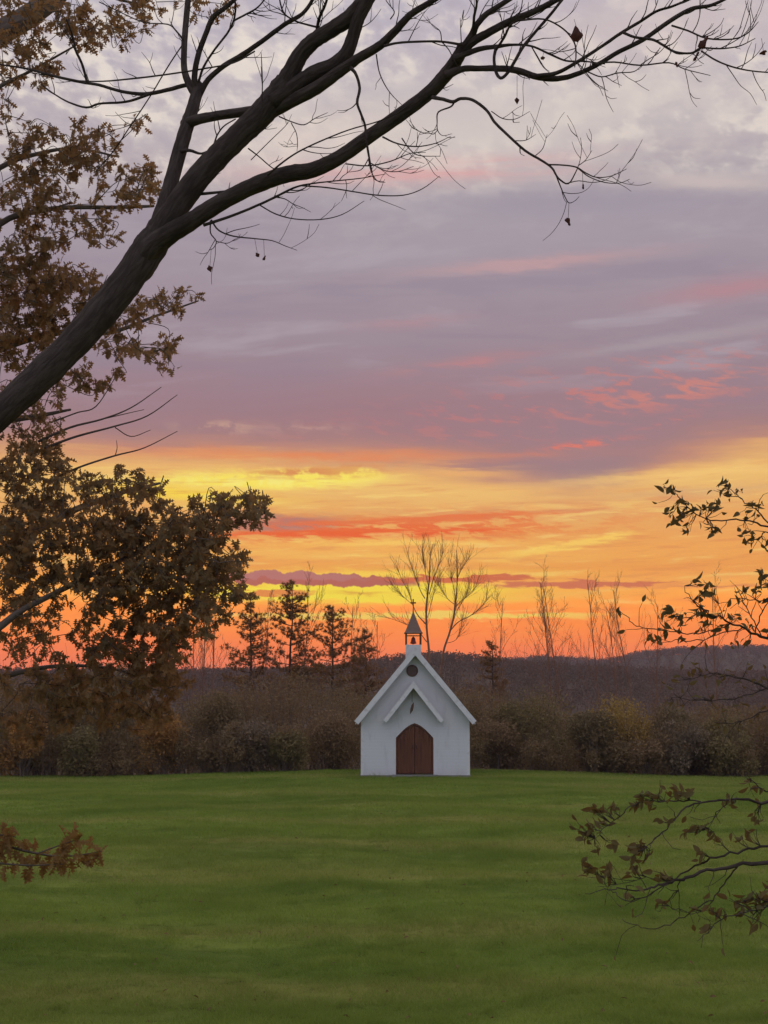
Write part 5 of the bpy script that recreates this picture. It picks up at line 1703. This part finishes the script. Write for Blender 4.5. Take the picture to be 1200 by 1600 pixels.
# ------------------------------------------------------------------ oak sapling low at the left
m_sap = leaf_material('russet_sapling_leaves', (0.26, 0.16, 0.06), (0.21, 0.135, 0.052), (0.29, 0.15, 0.05), (0.36, 0.17, 0.05), 0.35, 14.0)
sb = np.array((-2.35, 6.6, 0.0))
sb[2] = float(gz(sb[0], sb[1]))
sap = thing('oak_sapling', 'sapling with russet lobed leaves on a low branch over the grass', 'sapling', tuple(sb))
rg = np.random.default_rng(71)
acc = Acc()
c = catmull([sb + (0, 0, -0.1), sb + (0.03, 0, 0.5), sb + (0.0, 0.02, 1.0), sb + (0.05, 0, 1.5), sb + (0.04, 0.03, 2.0)], 5)
tube(acc, c, np.linspace(0.03, 0.006, len(c)), 7, 0.03, rg)
part('trunk', acc, m_oakbark, sap)
DS = 6.5
lp, ld = [], []
tw = Acc()
for pts in ([(-120, 1352, 7), (-60, 1325, 6), (-10, 1318, 5), (40, 1330, 4), (90, 1338, 3), (130, 1335, 2), (158, 1330, 1.2)], [(-60, 1325, 4), (-20, 1345, 3.4), (40, 1352, 2.6), (100, 1350, 1.6)], [(-40, 1322, 4), (0, 1305, 3), (25, 1308, 1.6)], [(60, 1333, 2.4), (95, 1320, 2), (120, 1312, 1.2)]):
    w = [P(p[0], p[1], DS + 0.05 * i) for i, p in enumerate(pts)]
    if pts[0][0] == -120:
        w[0] = sb + np.array((0.03, 0, P(-120, 1352, DS)[2] - sb[2]))
    r = [p[2] / 2 / F * DS for p in pts]
    c = catmull(w, 4)
    tube(tw, c, np.interp(np.linspace(0, 1, len(c)), np.linspace(0, 1, len(r)), r), 5)
    for i in range(4, len(c)):
        for j in range(5):
            lp.append(c[i] + rg.normal(0, 0.012, 3))
            ld.append(unit(rg.normal(0, 0.55, 3) + np.array((0.0, 0, -0.75 if rg.random() < 0.6 else 0.6))))
part('branch', tw, m_oakbark, sap)
lp, ld = np.array(lp), np.array(ld)
n = len(lp)
lsz = rg.uniform(0.045, 0.085, n)
a = Acc()
a.add(*OAK)
sap_me = a.mesh('sapling_leaf', m_sap, smooth_=False)
sel = np.arange(n)[:300]
leaf_objects('leaf', sap_me, sap, lp[sel], ld[sel], rg.uniform(0, 6.28, len(sel)), lsz[sel])
if n > 300:
    a = Acc()
    leaves(a, OAK, lp[300:], ld[300:], rg.uniform(0, 6.28, n - 300), lsz[300:])
    part('leaves', a, m_sap, sap, False, kind='stuff')

# ------------------------------------------------------------------ haze
acc = Acc()
box(acc, -1600, 1600, -250, 1900, -3.2, 62)
m_haze = bpy.data.materials.new('evening_haze')
m_haze.use_nodes = True
nt = m_haze.node_tree
nt.nodes.clear()
pv = nt.nodes.new('ShaderNodeVolumePrincipled')
pv.inputs['Color'].default_value = (0.78, 0.74, 0.86, 1)
pv.inputs['Density'].default_value = 0.00026
pv.inputs['Anisotropy'].default_value = 0.2
mo = nt.nodes.new('ShaderNodeOutputMaterial')
nt.links.new(pv.outputs[0], mo.inputs['Volume'])
hz_ = link('haze', acc.mesh('haze', m_haze, smooth_=False))
hz_['kind'] = 'stuff'
hz_['label'] = 'thin evening haze over the field and hills'
hz_['category'] = 'haze'
